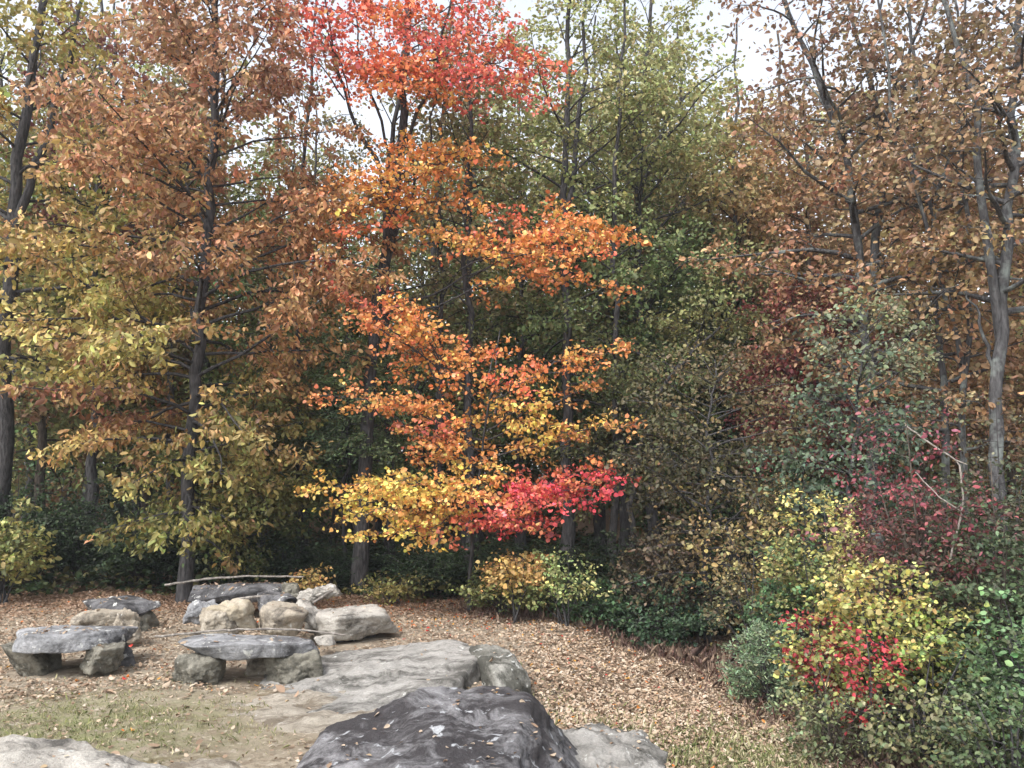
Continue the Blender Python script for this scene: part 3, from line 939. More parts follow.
def forest_tree(name, label, cat, px, Y, path, r, crown, ctrl, m=4, size=.13, bark=BARK_BROWN, seed=1, stems=(), lk=None, group=None, tmpl=T_OVAL, dense=2.0):
    b = GP(px, Y)
    t = plant_root(name, label, cat, b, group)
    P = Plant(seed)
    tr = P.stem(trunk_path(b, path, Y), r, r * .25, n=26, wob=.04)
    ss = [tr]
    for pix, rr in stems:
        ss.append(P.stem(np.array([rel(b, q[0], q[1], q[2] if len(q) > 2 else Y) for q in pix]), rr, rr * .3, n=12, sides=6, flare=0, wob=.05))
    for c in crown:
        c = dict(c)
        s = ss[c.pop('stem', 0)]
        prof = c.pop('prof')
        P.crown(s, c.pop('nb'), c.pop('z0'), c.pop('z1'), (lambda pr: (lambda u: np.interp(u, np.linspace(0, 1, len(pr)), pr)))(prof), **c)
    P.trunk.build('trunk', bark, t)
    P.limbs.build('limbs', bark, t)
    P.leaves('crown', t, int(m * dense), size * .8, cx(b, Y, *ctrl), tmpl=tmpl, **{**dict(spread=.14, flat=.45, droop=.45), **(lk or {})})
    return t


OLV, OLV2, YG, GRN, DGRN = (152, 144, 80), (134, 132, 72), (160, 152, 90), (106, 118, 66), (56, 82, 46)
BRN, BRN2, TANB, MAR, DBRN = (160, 108, 70), (150, 96, 62), (168, 124, 84), (112, 46, 52), (106, 78, 54)


def mid_trees():
    # left edge
    forest_tree('oak_tree', 'dark heavy trunked tree at the left edge with yellow olive sprays', 'tree', 2, 20.5,
                [(4, 430), (8, 300), (16, 180), (30, 80), (44, 0), (50, -100)], .24,
                [dict(nb=34, z0=4.5, z1=15, prof=[2.6, 3.2, 3.2, 2.8, 1.6], el=(10, 45), droop=.06, r=.07, sub=3.2, cd=3.4)],
                [(40, 180, (168, 142, 52)), (60, 220, (158, 142, 54)), (20, 60, (150, 132, 58)), (90, 40, (170, 146, 60)), (30, 120, (178, 136, 54)), (10, 300, (160, 138, 60))], m=5, size=.17, bark=BARK_DARK, seed=11,
                stems=[([(8, 240), (40, 150), (70, 60), (90, -40)], .12)])
    forest_tree('maple_tree', 'thin dark trunked maple with maroon leaves behind the golden brown tree', 'tree', 95, 24,
                [(95, 400), (96, 250), (98, 150), (100, 50), (104, -60)], .15,
                [dict(nb=26, z0=8, z1=16, prof=[2.2, 2.6, 2.4, 1.5], el=(15, 50), droop=.02, r=.05, sub=3.2, cd=4)],
                [(60, 90, (108, 50, 60)), (130, 110, (122, 60, 58)), (100, 50, (128, 70, 62)), (90, 0, (140, 98, 60))], m=4, size=.15, bark=BARK_DARK, seed=12)
    # olive green tree behind the maples
    gctrl = [(500, 250, OLV), (560, 130, OLV), (620, 200, OLV2), (680, 250, GRN), (700, 150, OLV), (520, 330, GRN), (640, 330, GRN), (600, 60, YG), (690, 80, YG), (730, 200, (168, 130, 76)), (560, 20, YG), (740, 110, (158, 146, 84))]
    forest_tree('oak_tree', 'tall straight dark trunked tree with olive green leaves right of the scarlet maple', 'tree', 566, 22,
                [(566, 440), (566, 330), (563, 220), (566, 120), (568, 40), (572, -80)], .16,
                [dict(nb=46, z0=4.6, z1=16.5, prof=[2.2, 2.7, 2.9, 2.5, 1.4], el=(8, 50), droop=.05, r=.05, sub=3.6, cd=3.8)],
                gctrl, m=5, size=.14, bark=BARK_DARK, seed=13, stems=[([(564, 240), (578, 140), (584, 60), (582, -60)], .09)])
    forest_tree('oak_tree', 'yellow green tree with spreading curved limbs in the upper centre', 'tree', 655, 23.5,
                [(650, 430), (640, 330), (636, 240), (640, 140), (648, 60), (655, -60)], .15,
                [dict(nb=50, z0=5, z1=16.5, prof=[2.6, 3.2, 3.4, 2.8, 1.4], el=(8, 50), droop=.04, r=.06, sub=3.5, cd=3.8)],
                gctrl, m=5, size=.14, bark=BARK_DARK, seed=14, stems=[([(638, 200), (664, 120), (700, 80), (738, 60)], .07), ([(642, 160), (610, 100), (596, 50)], .06)])
    forest_tree('beech_tree', 'leaning forked understory tree with dull green leaves in the right centre', 'tree', 628, 20,
                [(632, 470), (655, 390), (700, 345), (730, 318), (742, 280)], .08,
                [dict(nb=24, z0=2.6, z1=7, prof=[1.8, 2.4, 2.2, 1.2], el=(5, 40), droop=.05, r=.035, sub=4, cd=5)],
                [(600, 350, (96, 96, 50)), (700, 300, (116, 112, 58)), (720, 380, (96, 84, 50)), (640, 430, (76, 70, 42)), (690, 330, (130, 118, 60))], m=5, size=.115, bark=BARK_DARK, seed=15)
    for px, Yd, path, r, lab, sd, col in (
            (440, 21.5, [(441, 440), (442, 300), (438, 180), (446, 90), (452, -40)], .085, 'slim dark bare stemmed tree between the two maples, slightly bent', 31, (140, 124, 66)),
            (468, 20.6, [(470, 460), (468, 330), (464, 210), (472, 110), (468, 20), (476, -60)], .10, 'slim dark trunk just right of the bent slim tree, rising through the orange layers', 32, (152, 128, 70)),
            (392, 21.2, [(388, 440), (384, 300), (388, 180), (398, 90), (420, -40)], .13, 'dark trunk close behind the tall scarlet topped maple', 33, (128, 116, 64)),
            (302, 22.5, [(300, 450), (296, 330), (300, 200), (310, 90), (318, -40)], .10, 'slender dark trunk in the gap between the golden brown tree and the scarlet topped maple', 34, (140, 120, 68)),
            (612, 21.0, [(614, 450), (618, 340), (612, 220), (620, 120), (626, 10), (624, -60)], .10, 'slender dark trunk right of the orange layers, before the green crowns', 35, (132, 126, 66))):
        forest_tree('slender_tree', lab, 'tree', px, Yd, path, r,
                    [dict(nb=22, z0=5, z1=14.5, prof=[.9, 1.5, 1.7, 1.2], el=(20, 60), droop=.02, r=.03, sub=3, cd=2.6)],
                    [(px - 20, 200, col), (px + 20, 60, (150, 136, 84)), (px, 330, (110, 108, 60))], m=3, size=.12, bark=BARK_DARK, seed=sd)
    # rusty tree further back
    forest_tree('oak_tree', 'rust orange tree standing deeper in the woods between green and brown crowns', 'tree', 775, 30,
                [(775, 400), (776, 250), (778, 120), (780, 30)], .16,
                [dict(nb=40, z0=5, z1=15.2, prof=[2.8, 3.2, 3, 2.2, 1.0], el=(8, 50), droop=.04, r=.05, sub=3.0, cd=3.6)],
                [(770, 120, (178, 118, 66)), (740, 170, (168, 112, 66)), (800, 90, (176, 112, 76)), (790, 220, (166, 102, 66)), (760, 160, (172, 140, 72)), (720, 250, (150, 116, 68))], m=5, size=.2, seed=16)
    # brown oaks on the right
    bc = [(720, 300, (160, 108, 72)), (780, 250, (162, 100, 68)), (760, 330, (146, 98, 66)), (840, 130, (150, 116, 84)), (800, 60, (146, 102, 84)), (900, 60, (150, 112, 86)),
          (950, 130, (152, 108, 82)), (900, 280, (156, 108, 70)), (850, 320, (140, 104, 66)), (960, 250, (158, 112, 74)), (720, 220, (168, 116, 76))]
    forest_tree('oak_tree', 'forked grey oak with sparse coppery brown leaves against the sky at right', 'tree', 872, 19,
                [(870, 420), (866, 330), (858, 240), (846, 150), (818, 80), (790, 20), (760, -60)], .16,
                [dict(nb=44, z0=4.4, z1=15, prof=[2.8, 3.4, 3.0, 2.4, 1.4], el=(5, 45), droop=.03, r=.085, sub=2.9, cd=2.2),
                 dict(nb=16, z0=7.5, z1=14.5, prof=[1.6, 2, 1.4], el=(10, 50), droop=.03, r=.035, sub=3, cd=2.6, stem=1),
                 dict(nb=12, z0=9, z1=14.5, prof=[1.4, 1.8, 1.2], el=(10, 50), droop=.03, r=.03, sub=3, cd=2.4, stem=2)],
                bc, m=5, size=.145, bark=BARK_GREY, seed=17,
                stems=[([(868, 300), (884, 200), (880, 120), (862, 55), (838, -20)], .11), ([(880, 130), (905, 60), (930, 0), (940, -60)], .06), ([(862, 60), (880, 20), (890, -60)], .04)])
    forest_tree('oak_tree', 'slim grey oak with crooked dark limbs and brown leaves between the two big right trunks', 'tree', 940, 18,
                [(945, 420), (936, 300), (932, 200), (915, 175), (905, 150), (920, 60), (900, -40)], .10,
                [dict(nb=34, z0=4, z1=14, prof=[2.0, 2.6, 2.4, 1.4], el=(5, 50), droop=.03, r=.065, sub=3, cd=2.2)],
                bc, m=5, size=.145, bark=BARK_GREY, seed=18, stems=[([(915, 180), (885, 120), (870, 60)], .04), ([(932, 210), (960, 130), (968, 60), (960, -40)], .06)])
    forest_tree('oak_tree', 'thick pale grey trunked oak at the right edge with brown leaves', 'tree', 990, 15.5,
                [(993, 420), (1000, 330), (1010, 230), (1016, 120), (1018, 20), (1020, -120)], .155,
                [dict(nb=34, z0=6.5, z1=14, prof=[2.2, 2.6, 2.4, 1.4], el=(8, 50), droop=.03, r=.07, sub=3, cd=2.2),
                 dict(nb=12, z0=7, z1=12, prof=[1.4, 1.8, 1.2], el=(8, 45), droop=.03, r=.03, sub=3, cd=2.6, stem=1)],
                [(980, 60, (146, 110, 86)), (940, 130, (150, 112, 82)), (1000, 200, (150, 110, 76)), (1010, 320, (150, 116, 66)), (950, 20, (140, 112, 82))], m=5, size=.14, bark=BARK_GREY, seed=19,
                stems=[([(1000, 330), (975, 210), (985, 140), (960, 60), (938, 0), (930, -60)], .10), ([(996, 380), (980, 330), (968, 290)], .05)])
    forest_tree('oak_tree', 'slim dark double stemmed tree just left of the thick right edge trunk', 'tree', 962, 17.2,
                [(962, 440), (966, 340), (976, 250), (958, 160), (966, 80), (950, -40)], .085,
                [dict(nb=24, z0=4, z1=13, prof=[1.4, 2.0, 2.0, 1.2], el=(5, 45), droop=.04, r=.035, sub=3, cd=2.6)],
                bc, m=4, size=.14, bark=BARK_GREY, seed=36, stems=[([(964, 380), (940, 290), (925, 210), (898, 130), (884, 40), (868, -40)], .06)])
    forest_tree('oak_tree', 'pale olive and orange tree filling the gap between the green crowns and the coppery oak', 'tree', 728, 26,
                [(728, 440), (730, 300), (734, 180), (736, 90), (738, 20)], .12,
                [dict(nb=50, z0=5, z1=14.6, prof=[2.4, 2.8, 2.6, 2.2, 1.2], el=(8, 50), droop=.05, r=.045, sub=3.4, cd=3.8)],
                [(700, 120, (156, 150, 88)), (760, 100, (168, 140, 84)), (740, 180, (174, 132, 78)), (700, 250, (146, 140, 78)), (760, 220, (168, 120, 74)), (730, 330, (124, 116, 68)), (730, 40, (164, 150, 92))], m=5, size=.18, bark=BARK_DARK, seed=37)
    # understory
    forest_tree('maple_tree', 'wine red understory maple under the brown oak at right', 'tree', 805, 20,
                [(806, 470), (808, 400), (810, 340), (812, 290)], .06,
                [dict(nb=30, z0=3.8, z1=7.6, prof=[1.2, 1.7, 1.6, .9], el=(0, 35), droop=.02, r=.03, sub=4.5, cd=6)],
                [(800, 340, (122, 46, 52)), (780, 300, (136, 60, 54)), (830, 350, (116, 50, 52)), (810, 290, (140, 74, 60))], m=5, size=.12, bark=BARK_DARK, seed=20)
    forest_tree('holly_tree', 'blue green leafy tree with a rounded ragged crown in front of the right trunks', 'tree', 848, 14.5,
                [(848, 560), (850, 480), (858, 400), (866, 330)], .06,
                [dict(nb=50, z0=1.0, z1=6.3, prof=[1.2, 1.5, 1.4, 1.2, .6], el=(5, 50), droop=.04, r=.03, sub=5, cd=6)],
                [(840, 300, (104, 116, 92)), (880, 320, (118, 118, 86)), (830, 420, (80, 98, 78)), (880, 450, (72, 86, 70)), (800, 400, (96, 104, 80)), (850, 520, (60, 80, 56)), (860, 290, (140, 122, 76)), (870, 380, (110, 96, 72))], m=4, size=.10, bark=BARK_DARK, seed=21, dense=1.5)
    forest_tree('beech_tree', 'dim bronze leaved beech in the shade right of the orange maple', 'tree', 705, 16.6,
                [(706, 540), (708, 470), (712, 400), (716, 360)], .06,
                [dict(nb=56, z0=.7, z1=5.4, prof=[1.3, 1.9, 2.0, 1.7, .8], el=(0, 40), droop=.06, r=.03, sub=4.2, cd=5)],
                [(640, 440, (76, 72, 48)), (700, 400, (104, 88, 56)), (760, 390, (118, 92, 60)), (680, 500, (66, 58, 44)), (740, 480, (78, 68, 50)), (760, 550, (170, 136, 72)), (730, 540, (160, 124, 64)), (660, 560, (94, 74, 58))],  # deep shade is put into these darkened leaf colours
                m=5, size=.10, bark=BARK_DARK, seed=22, dense=1.2)
    forest_tree('pine_tree', 'soft green young pine left of the orange maple', 'tree', 345, 20.4,
                [(346, 480), (347, 420), (348, 350), (349, 320)], .06,
                [dict(nb=44, z0=3.0, z1=6.0, prof=[1.0, 1.5, 1.1, .4], el=(-4, 25), droop=.03, r=.03, sub=5, cd=9)],
                [(340, 370, (112, 130, 66)), (380, 390, (120, 132, 68)), (310, 350, (92, 112, 62)), (320, 430, (76, 92, 54))], m=4, size=.13, bark=BARK_DARK, seed=23, tmpl=T_NARROW, lk=dict(flat=.3, spread=.1, droop=.1, sat=.6))
    forest_tree('dogwood_tree', 'low olive leaved tree spreading beneath the golden brown crown', 'tree', 240, 20.5,
                [(242, 540), (246, 480), (252, 430)], .06,
                [dict(nb=44, z0=.9, z1=4.4, prof=[1.8, 2.3, 2.0, 1.0], el=(5, 40), droop=.05, r=.03, sub=4, cd=5)],
                [(200, 500, (104, 104, 44)), (290, 480, (124, 112, 48)), (150, 530, (96, 98, 42)), (300, 540, (70, 76, 38)), (240, 440, (120, 114, 50))], m=5, size=.125, bark=BARK_DARK, seed=24)


def shrub(name, label, cat, px, Y, py_top, half, ctrl, size=.09, ns=9, m=5, seed=1, bark=BARK_DARK, sub=6, cd=7, spread=1.0, tmpl=T_OVAL, low=0.2, lk=None, group=None, py_base=None):
    b = GP(px, Y)
    t = plant_root(name, label, cat, b, group)
    P = Plant(seed)
    H = float(W(px, py_top, Y)[2] - b[2])
    Rr = half / F * Y
    rng = P.rng
    for k in range(ns):
        a = k * 2.4 + rng.random()
        u = math.sqrt((k + .5) / ns)
        tip = np.array([math.cos(a) * Rr * u, math.sin(a) * Rr * u * .9, H * (1 - .45 * u * u) * rng.uniform(.62, 1.08)]) * np.array([1, 1, 1]) * rng.uniform(.85, 1.1)
        mid = tip * np.array([.35, .35, .6]) + rng.normal(0, .06, 3)
        p = resample([rng.normal(0, .06, 3) * [1, 1, 0], mid, tip], 9)
        r0 = .012 + .006 * H
        P.trunk.add(p, np.linspace(r0, .005, 9), 5)
        Ln = np.linalg.norm(tip)
        P.dress(p, Ln, r0, sub=sub, cd=cd, sublen=.42 * spread, start=low, subdroop=.02, flat=.16, level=.4)
    P.trunk.build('stems', bark, t)
    P.limbs.build('twigs', bark, t)
    P.leaves('foliage', t, int(m * 1.4), size * .74, cx(b, Y, *ctrl), tmpl=tmpl, **{**dict(spread=.085, flatz=.5, flat=.5, sat=.66, tint=(1.04, 1.06, .88), jit=.36), **(lk or {})})
    return t


def shrubs():
    YEL = [(860, 580, (186, 176, 74)), (920, 590, (170, 168, 76)), (820, 600, (150, 148, 72)), (870, 620, (170, 172, 80)), (930, 640, (176, 156, 80)), (840, 560, (190, 150, 82)), (880, 650, (124, 138, 72)), (900, 610, (110, 128, 70)), (860, 600, (130, 140, 74))]
    shrub('shrub', 'bright yellow leaved shrub in the thicket at lower right', 'shrub', 872, 10.5, 540, 84, YEL, size=.072, ns=20, seed=41, cd=8, low=.4, sub=6, spread=.9, tmpl=T_BROAD, lk=dict(sat=.74, hue=.13))
    shrub('shrub', 'small pale yellow sprig high in the thicket, left of the wine red shrub', 'shrub', 818, 12.6, 474, 36, [(810, 490, (208, 184, 72)), (840, 500, (200, 180, 76)), (800, 560, (110, 120, 60))], size=.085, ns=7, seed=42, low=.55, cd=8)
    shrub('sumac', 'taller of two scarlet sumacs, a narrow one at the left edge of the yellow shrub', 'shrub', 815, 10.5, 556, 20, [(810, 570, (160, 44, 62)), (820, 600, (150, 46, 58))], size=.075, ns=6, seed=43, low=.55, cd=8, sub=5, spread=.3, lk=dict(sat=.8))
    shrub('sumac', 'lower scarlet sumac in front of the yellow shrub', 'shrub', 856, 9.8, 634, 11, [(860, 640, (176, 46, 66)), (850, 680, (180, 42, 64))], size=.075, ns=4, seed=143, low=.7, cd=9, sub=5, spread=.25, lk=dict(sat=.8))
    t = shrub('shrub', 'sparse burgundy shrub with bare pale twigs in the right thicket', 'shrub', 912, 11.2, 372, 62, [(900, 400, (134, 60, 84)), (890, 470, (156, 50, 78)), (950, 430, (120, 64, 78)), (920, 520, (140, 52, 74)), (960, 480, (96, 76, 68)), (900, 560, (76, 70, 58))],
              size=.08, ns=13, seed=44, low=.5, bark=BARK_BROWN, cd=5, sub=5, m=4)
    shrub('shrub', 'rounded dark green bush with an arching pale twig at the right border', 'shrub', 985, 10.6, 425, 62, [(960, 520, (70, 92, 66)), (1010, 500, (86, 84, 66)), (1000, 580, (82, 108, 70)), (940, 560, (76, 86, 60))], size=.08, ns=14, seed=45, low=.2, cd=7, bark=BARK_BROWN)
    shrub('shrub', 'tall dull brown and green bush hiding the foot of the thick right edge trunk', 'shrub', 996, 13.2, 400, 52, [(980, 420, (110, 84, 66)), (1010, 430, (96, 96, 66)), (990, 500, (70, 80, 58)), (1000, 560, (62, 74, 54)), (960, 460, (104, 74, 70))], size=.09, ns=15, seed=62, cd=7)
    shrub('shrub', 'fresh green leafy bush at the right border', 'shrub', 1015, 9.4, 566, 46, [(1000, 600, (104, 142, 92)), (1020, 640, (88, 124, 78)), (1000, 700, (72, 100, 62))], size=.085, ns=12, seed=46, cd=8)
    shrub('shrub', 'spreading green bush below the yellow shrub', 'shrub', 915, 9.6, 640, 90, [(850, 680, (108, 114, 76)), (900, 670, (140, 138, 84)), (930, 690, (92, 116, 76)), (980, 690, (84, 112, 72)), (880, 720, (104, 88, 64)), (900, 740, (62, 80, 54)), (960, 740, (66, 88, 58))], size=.08, ns=15, seed=47, cd=7, sub=6)
    shrub('shrub', 'low green bush in the near right corner', 'shrub', 985, 8.6, 668, 60, [(960, 700, (86, 114, 72)), (1010, 690, (100, 122, 84)), (990, 750, (60, 82, 54)), (1015, 730, (120, 112, 72))], size=.075, ns=14, seed=48, cd=7, sub=6)
    shrub('cedar_sapling', 'small feathery pale green cedar sapling at the edge of the slope', 'sapling', 762, 12.2, 618, 24, [(755, 640, (118, 140, 110)), (775, 660, (100, 124, 94))], size=.07, ns=12, seed=49, cd=18, m=8, tmpl=T_NARROW, low=.1, lk=dict(flat=.2, droop=-.3, spread=.06))
    shrub('shrub', 'grey green twiggy bush in front of the sumac', 'shrub', 822, 9.9, 655, 50, [(800, 660, (104, 114, 80)), (830, 700, (98, 108, 78)), (780, 650, (150, 140, 74))], size=.065, ns=13, seed=50, cd=7, bark=BARK_BROWN, m=5, low=.04)
    shrub('shrub', 'dark glossy evergreen bush at the top of the leafy slope', 'shrub', 585, 16.8, 568, 62, [(570, 590, (58, 88, 52)), (610, 600, (60, 92, 60)), (550, 570, (80, 104, 54))], size=.1, ns=16, seed=51, cd=7)
    shrub('shrub', 'dark green bush with bluish leaves right of the evergreen bush', 'shrub', 660, 16.0, 578, 62, [(650, 600, (60, 92, 66)), (690, 610, (64, 88, 66)), (630, 620, (52, 78, 52))], size=.1, ns=16, seed=52, cd=7)
    shrub('shrub', 'yellow green bush below the orange maple', 'shrub', 503, 16.6, 560, 50, [(500, 580, (120, 124, 56)), (530, 560, (150, 142, 64)), (480, 600, (90, 100, 48))], size=.095, ns=13, seed=53, cd=7)
    shrub('sapling', 'small orange gold sapling just above the yellow green bush', 'sapling', 516, 16.0, 533, 30, [(510, 550, (206, 146, 52)), (535, 555, (212, 150, 54)), (520, 580, (150, 130, 52))], size=.09, ns=7, seed=54, low=.6, cd=9, tmpl=T_BROAD)
    shrub('sapling', 'pale green and yellow sapling beside the orange gold one', 'sapling', 562, 15.8, 545, 32, [(560, 560, (132, 152, 80)), (590, 575, (170, 160, 84))], size=.09, ns=7, seed=55, low=.6, cd=8)
    shrub('shrub', 'low yellow bush behind the big grey slab', 'shrub', 396, 18.2, 572, 34, [(400, 585, (168, 146, 56)), (380, 580, (124, 116, 48)), (430, 590, (110, 106, 48))], size=.1, ns=10, seed=56, cd=7)
    shrub('sapling', 'tiny golden sapling behind the back bench', 'sapling', 315, 17.4, 563, 14, [(315, 570, (184, 140, 48)), (312, 580, (160, 124, 48))], size=.09, ns=5, seed=57, low=.4, cd=8)
    shrub('shrub', 'yellow green leafy bush at the left edge under the trees', 'shrub', 10, 18.2, 492, 40, [(10, 545, (164, 158, 60)), (40, 500, (150, 140, 60)), (20, 520, (96, 104, 50))], size=.14, ns=9, seed=58, low=.35, cd=5)
    shrub('shrub', 'bronze and yellow leaved bush on the edge of the shade left of the cedar sapling', 'shrub', 745, 14.2, 528, 44, [(730, 540, (150, 130, 78)), (760, 560, (160, 138, 80)), (760, 590, (110, 100, 64)), (740, 610, (80, 76, 54))], size=.08, ns=7, seed=59, low=.5, cd=5)
    shrub('shrub', 'green leafy bush in the thicket under the yellow sprig', 'shrub', 800, 13.0, 520, 46, [(790, 540, (78, 118, 72)), (820, 530, (86, 120, 72)), (800, 600, (56, 80, 54))], size=.09, ns=12, seed=60, cd=7)
    shrub('shrub', 'dark bronze bush in the deep shade above the bluish bush', 'shrub', 665, 17.0, 515, 52, [(650, 540, (82, 66, 52)), (690, 550, (90, 74, 58)), (660, 590, (66, 58, 46))], size=.1, ns=12, seed=61, cd=6)
    # arching pale dead twigs in the thicket
    stick('dead_branch', 'bare pale branch arching over the burgundy shrub', [W(905, 425, 11.0), W(925, 440, 10.9), W(960, 462, 10.8), W(964, 505, 10.7), W(950, 560, 10.8)], .010, .014, TWIG_PALE, forks=2, seed=9)
    stick('dead_branch', 'thin bare pale branch reaching down beneath the burgundy shrub', [W(915, 472, 10.8), W(940, 498, 10.7), W(962, 512, 10.7)], .007, .010, TWIG_PALE, forks=1, seed=10)
    # the shaded row of evergreen bushes along the foot of the woods
    spots = [(28, 20.5, 470, 60), (85, 21.0, 480, 60), (140, 20.3, 500, 55), (215, 21.0, 520, 50), (290, 20.3, 530, 50), (335, 20.0, 545, 44), (430, 19.2, 545, 46), (395, 20.8, 530, 50), (620, 18.8, 530, 56), (545, 19.2, 540, 50), (470, 20.0, 535, 50), (700, 17.8, 560, 50)]
    names = ['at the far left under the yellow olive sprays', 'left of the golden brown tree', 'close by the left side of the grey trunk', 'just right of the grey trunk', 'behind the back bench', 'between the back bench and the dark maple trunk',
             'under the gold layers of the small maple', 'behind the dark maple trunk', 'behind the evergreen bush on the slope', 'behind the pale green sapling', 'behind the small maple stem', 'under the bronze beech']
    first = None
    for (px, Y, pt, hf), nm in zip(spots, names):
        lab = 'dark green shaded bush ' + nm
        if first is None:
            first = shrub('evergreen_shrub', lab, 'shrub', px, Y, pt, hf, [(px - 30, 520, (46, 66, 44)), (px + 30, 540, (52, 72, 46)), (px, 480, (60, 80, 50)), (px, 570, (44, 58, 40))], size=.11, ns=18, seed=70, cd=6, group='dark bushes along the foot of the woods')
            H0 = float(W(px, pt, Y)[2] - GP(px, Y)[2])
            R0 = hf / F * Y
        else:
            b = GP(px, Y)
            k = float(W(px, pt, Y)[2] - b[2]) / H0
            c = copy_thing(first, b, RNG.random() * 6.28, (hf / F * Y / R0, hf / F * Y / R0, k))
            c['label'] = lab


def copy_thing(root, loc, rz, scale):
    r = root.copy()
    COL.objects.link(r)
    r.location = loc
    r.rotation_euler = (0, 0, rz)
    r.scale = scale
    for ch in list(root.children):
        c = ch.copy()
        COL.objects.link(c)
        c.parent = r
    return r


def deep_woods():
    kinds = [
        ('woodland_tree', 'olive', [(0, 4, (128, 124, 62)), (2, 8, (150, 138, 72)), (-2, 10, (112, 118, 60)), (0, 14, (156, 146, 84))], [1.6, 2.6, 3.0, 2.6, 1.4], 2.5, 15.5, BARK_DARK),
        ('woodland_tree', 'brown', [(0, 4, (136, 96, 62)), (2, 8, (156, 108, 72)), (-2, 10, (146, 112, 70)), (0, 14, (160, 120, 86))], [1.8, 2.8, 3.0, 2.4, 1.2], 3.0, 15.0, BARK_BROWN),
        ('woodland_tree', 'green', [(0, 4, (72, 92, 50)), (2, 8, (92, 108, 56)), (-2, 10, (84, 104, 54)), (0, 14, (120, 124, 72))], [2.2, 2.8, 2.6, 2.0, 1.0], 1.4, 13.5, BARK_DARK),
        ('woodland_tree', 'bare', [(0, 4, (120, 104, 64)), (2, 10, (140, 118, 76)), (0, 14, (140, 116, 80))], [.8, 1.6, 2.0, 1.4], 6, 15.5, BARK_DARK),
    ]
    protos = []
    for i, (nm, kd, ct, pr, z0, z1, bark) in enumerate(kinds):
        P = Plant(500 + i)
        t = empty(nm, (0, 0, 0))
        tag(t, 'x', 'tree', 'trees deep in the woods')
        tr = P.stem([(0, 0, 0), (.1, 0, 4), (-.1, .1, 9), (.1, 0, 13), (0, 0, 17)], .15, .03, n=22, wob=.05)
        P.crown(tr, 40 if kd != 'bare' else 30, z0, z1, lambda u: np.interp(u, np.linspace(0, 1, len(pr)), pr), el=(8, 50), droop=.05, r=.05, sub=2.6, cd=2.6)
        P.trunk.build('trunk', bark, t)
        P.limbs.build('limbs', bark, t)
        P.leaves('crown', t, 11, .155, [((a, b), c) for a, b, c in ct], spread=.24, patch=.6)
        protos.append(t)
    # (px, distance, kind, scale): the rows of trunks behind the edge trees
    spots = [(40, 26, 1, 1.05), (120, 29, 0, 1.0), (165, 26, 3, 1.0), (265, 25, 2, .85), (285, 30, 0, .95), (305, 27, 3, .9), (335, 32, 2, .9), (438, 25, 3, 1.0), (466, 22.5, 3, .95), (478, 31, 2, 1.1),
             (520, 28, 0, 1.05), (420, 30, 0, .85), (600, 29, 2, 1.15), (622, 25, 3, 1.0), (690, 29, 0, 1.15), (720, 26, 2, .8), (755, 27, 2, .75), (820, 27, 1, 1.05), (880, 30, 1, 1.1), (925, 25, 1, 1.0), (960, 28, 0, .95),
             (1010, 24, 1, 1.0), (1060, 22, 1, 1.0), (-30, 25, 0, 1.0), (70, 33, 2, 1.15), (200, 33, 1, 1.1), (550, 36, 1, 1.2), (650, 36, 2, 1.25), (740, 36, 1, 1.25), (850, 36, 0, 1.2), (980, 36, 1, 1.2), (10, 38, 1, 1.2), (140, 39, 2, 1.2), (250, 38, 0, 1.0),
             (380, 37, 2, 1.05), (450, 39, 0, 1.1), (1080, 30, 0, 1.1), (-60, 32, 2, 1.1), (90, 27, 0, 1.1), (150, 31, 1, 1.15), (30, 31, 0, 1.15), (205, 28, 0, 1.0), (660, 32, 0, 1.2), (705, 31, 1, 1.15), (800, 33, 1, 1.2), (600, 34, 0, 1.2), (920, 33, 1, 1.15), (350, 35, 0, .95), (470, 34, 0, 1.1)]
    where = {0: 'olive leaved slender tree deep in the woods, one of several alike', 1: 'brown leaved slender tree deep in the woods, one of several alike',
             2: 'dull green low branched tree deep in the woods, one of several alike', 3: 'thin dark nearly bare trunk in the shade of the woods, one of several alike'}
    used = set()
    for px, Y, k, s in spots:
        b = GP(px, Y)
        rz = RNG.random() * 6.283
        sc = (s * RNG.uniform(.9, 1.1), s * RNG.uniform(.9, 1.1), s * RNG.uniform(.95, 1.05))
        if k not in used:
            used.add(k)
            o = protos[k]
            o.location, o.rotation_euler, o.scale = b, (0, 0, rz), sc
        else:
            o = copy_thing(protos[k], b, rz, sc)
        o['label'] = where[k]
        o['group'] = ['olive trees deep in the woods', 'brown trees deep in the woods', 'green trees deep in the woods', 'bare dark trunks in the woods'][k]
    # the farthest trees read as one mass
    rng = np.random.default_rng(77)
    n = 120000
    x = rng.uniform(-52, 52, n)
    y = rng.uniform(42, 66, n)
    top = 14.0 + 2.6 * np.sin(x * .42 + 1) + 2.0 * np.sin(x * .93 + y * .3) + 1.4 * np.sin(x * 2.1 - y * .5)
    top = top - 3.5 * np.exp(-((x + 15) / 9) ** 2)
    z = g(x, y) + top * rng.random(n) ** .9
    cell = np.sin(x * .8 + np.sin(z * .7) * 2) + np.sin(z * 1.1 + y * .4) + np.sin(y * .9 + x * .3)
    pal = lin(np.array([(112, 108, 62), (136, 108, 70), (90, 104, 62), (128, 92, 66), (84, 92, 66)]))
    ci = np.clip(((cell + 3) / 6 * 5 + rng.normal(0, .6, n)).astype(int), 0, 4)
    P = np.stack([x, y, z], 1)
    o = leaf_mesh('distant_woods', P, rng.normal(0, 1, (n, 3)), rng.normal(0, 1, (n, 3)) + UP * .8, .42 * rng.lognormal(0, .3, n), pal[ci] * np.exp(rng.normal(0, .2, (n, 1))), LEAF)
    tag(o, 'far off autumn woods closing the view behind the trees', 'woods', kind='stuff')
    # ferns and seedlings on the forest floor
    n = 60000
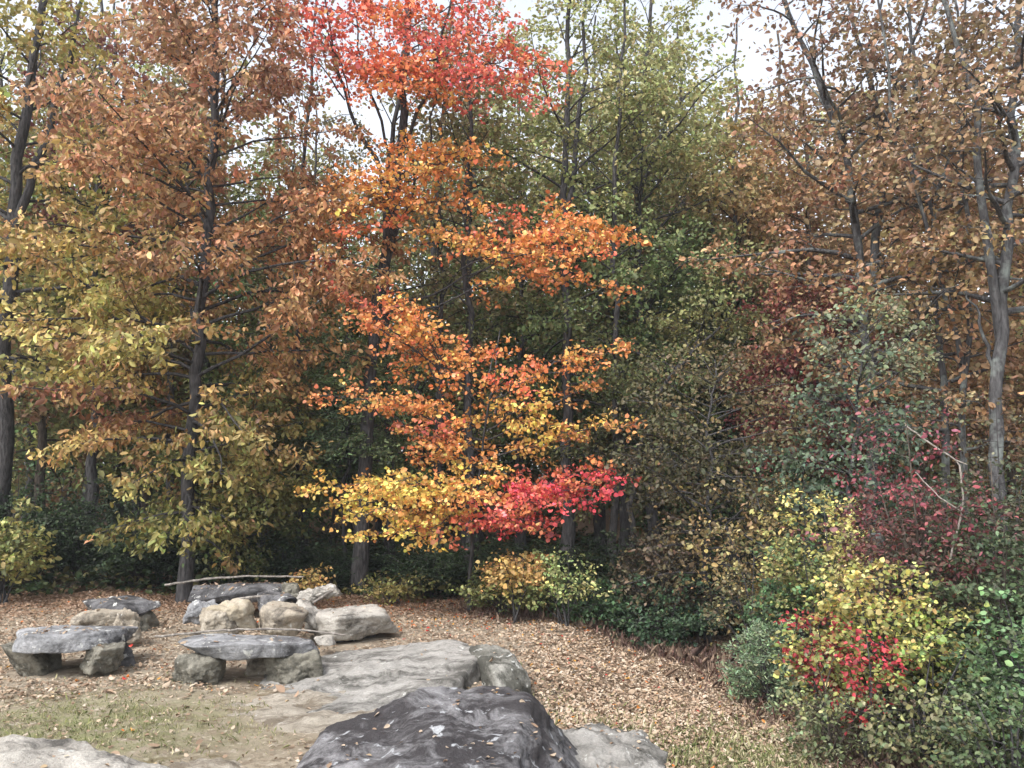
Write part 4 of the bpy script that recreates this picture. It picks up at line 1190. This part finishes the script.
    x = rng.uniform(-17, 20, n)
    y = 17.6 + 20 * rng.random(n) ** 1.4
    lim = np.interp(x, [-17, -6, -2, 1, 3, 5, 8], [18.6, 18.8, 18.2, 17.4, 16.2, 14, 11])
    k = y > lim + .6
    x, y = x[k], y[k]
    n = len(x)
    h = .55 * rng.random(n) ** 1.3 * (0.4 + .6 * (np.sin(x * 1.9 + np.sin(y * 1.3)) * np.sin(y * 1.7) > -.2))
    pal = lin(np.array([(60, 76, 46), (74, 84, 50), (90, 86, 52), (70, 60, 46), (54, 70, 46)]))
    o = leaf_mesh('undergrowth', np.stack([x, y, g(x, y) + h], 1), rng.normal(0, 1, (n, 3)) * [1, 1, .4], UP + rng.normal(0, .5, (n, 3)), .16 * rng.lognormal(0, .3, n), pal[rng.integers(0, 5, n)] * np.exp(rng.normal(0, .2, (n, 1))), LEAF)
    tag(o, 'dark low undergrowth on the shaded forest floor', 'undergrowth', kind='stuff')


build_world()
build_camera()
build_ground()
build_rocks()
build_litter()
build_grass()
big_left_oak()
tall_maple()
small_maple()
mid_trees()
shrubs()
deep_woods()

def build_haze():  # thin volume added to soften contrast and lift the dark gaps
    me = bpy.data.meshes.new('haze')
    x0, x1, y0, y1, z0, z1 = -470, 470, -20, 530, -2.4, 26
    v = [(x, y, z) for z in (z0, z1) for y in (y0, y1) for x in (x0, x1)]
    me.from_pydata(v, [], [(0, 2, 3, 1), (4, 5, 7, 6), (0, 1, 5, 4), (2, 6, 7, 3), (0, 4, 6, 2), (1, 3, 7, 5)])
    m, nt, out = new_mat('haze')
    p = N(nt, 'ShaderNodeVolumePrincipled', Density=HAZE)
    p.inputs['Color'].default_value = (.90, .94, 1.0, 1)
    L(nt, p.outputs[0], out.inputs['Volume'])
    me.materials.append(m)
    o = bpy.data.objects.new('haze', me)
    COL.objects.link(o)
    tag(o, 'thin pale haze added before the woods to lift their shadows', 'haze', kind='stuff')


HAZE = 0.0006
build_haze()
SC.view_settings.view_transform = 'Standard'
SC.view_settings.look = 'None'
SC.view_settings.gamma = 1
SC.view_settings.use_curve_mapping = False
SC.view_settings.exposure = 1.48
cy = SC.cycles
cy.max_bounces = 6
cy.diffuse_bounces = 4
cy.glossy_bounces = 2
cy.transmission_bounces = 4
cy.use_denoising = True
cy.use_adaptive_sampling = True
cy.adaptive_threshold = 0.02
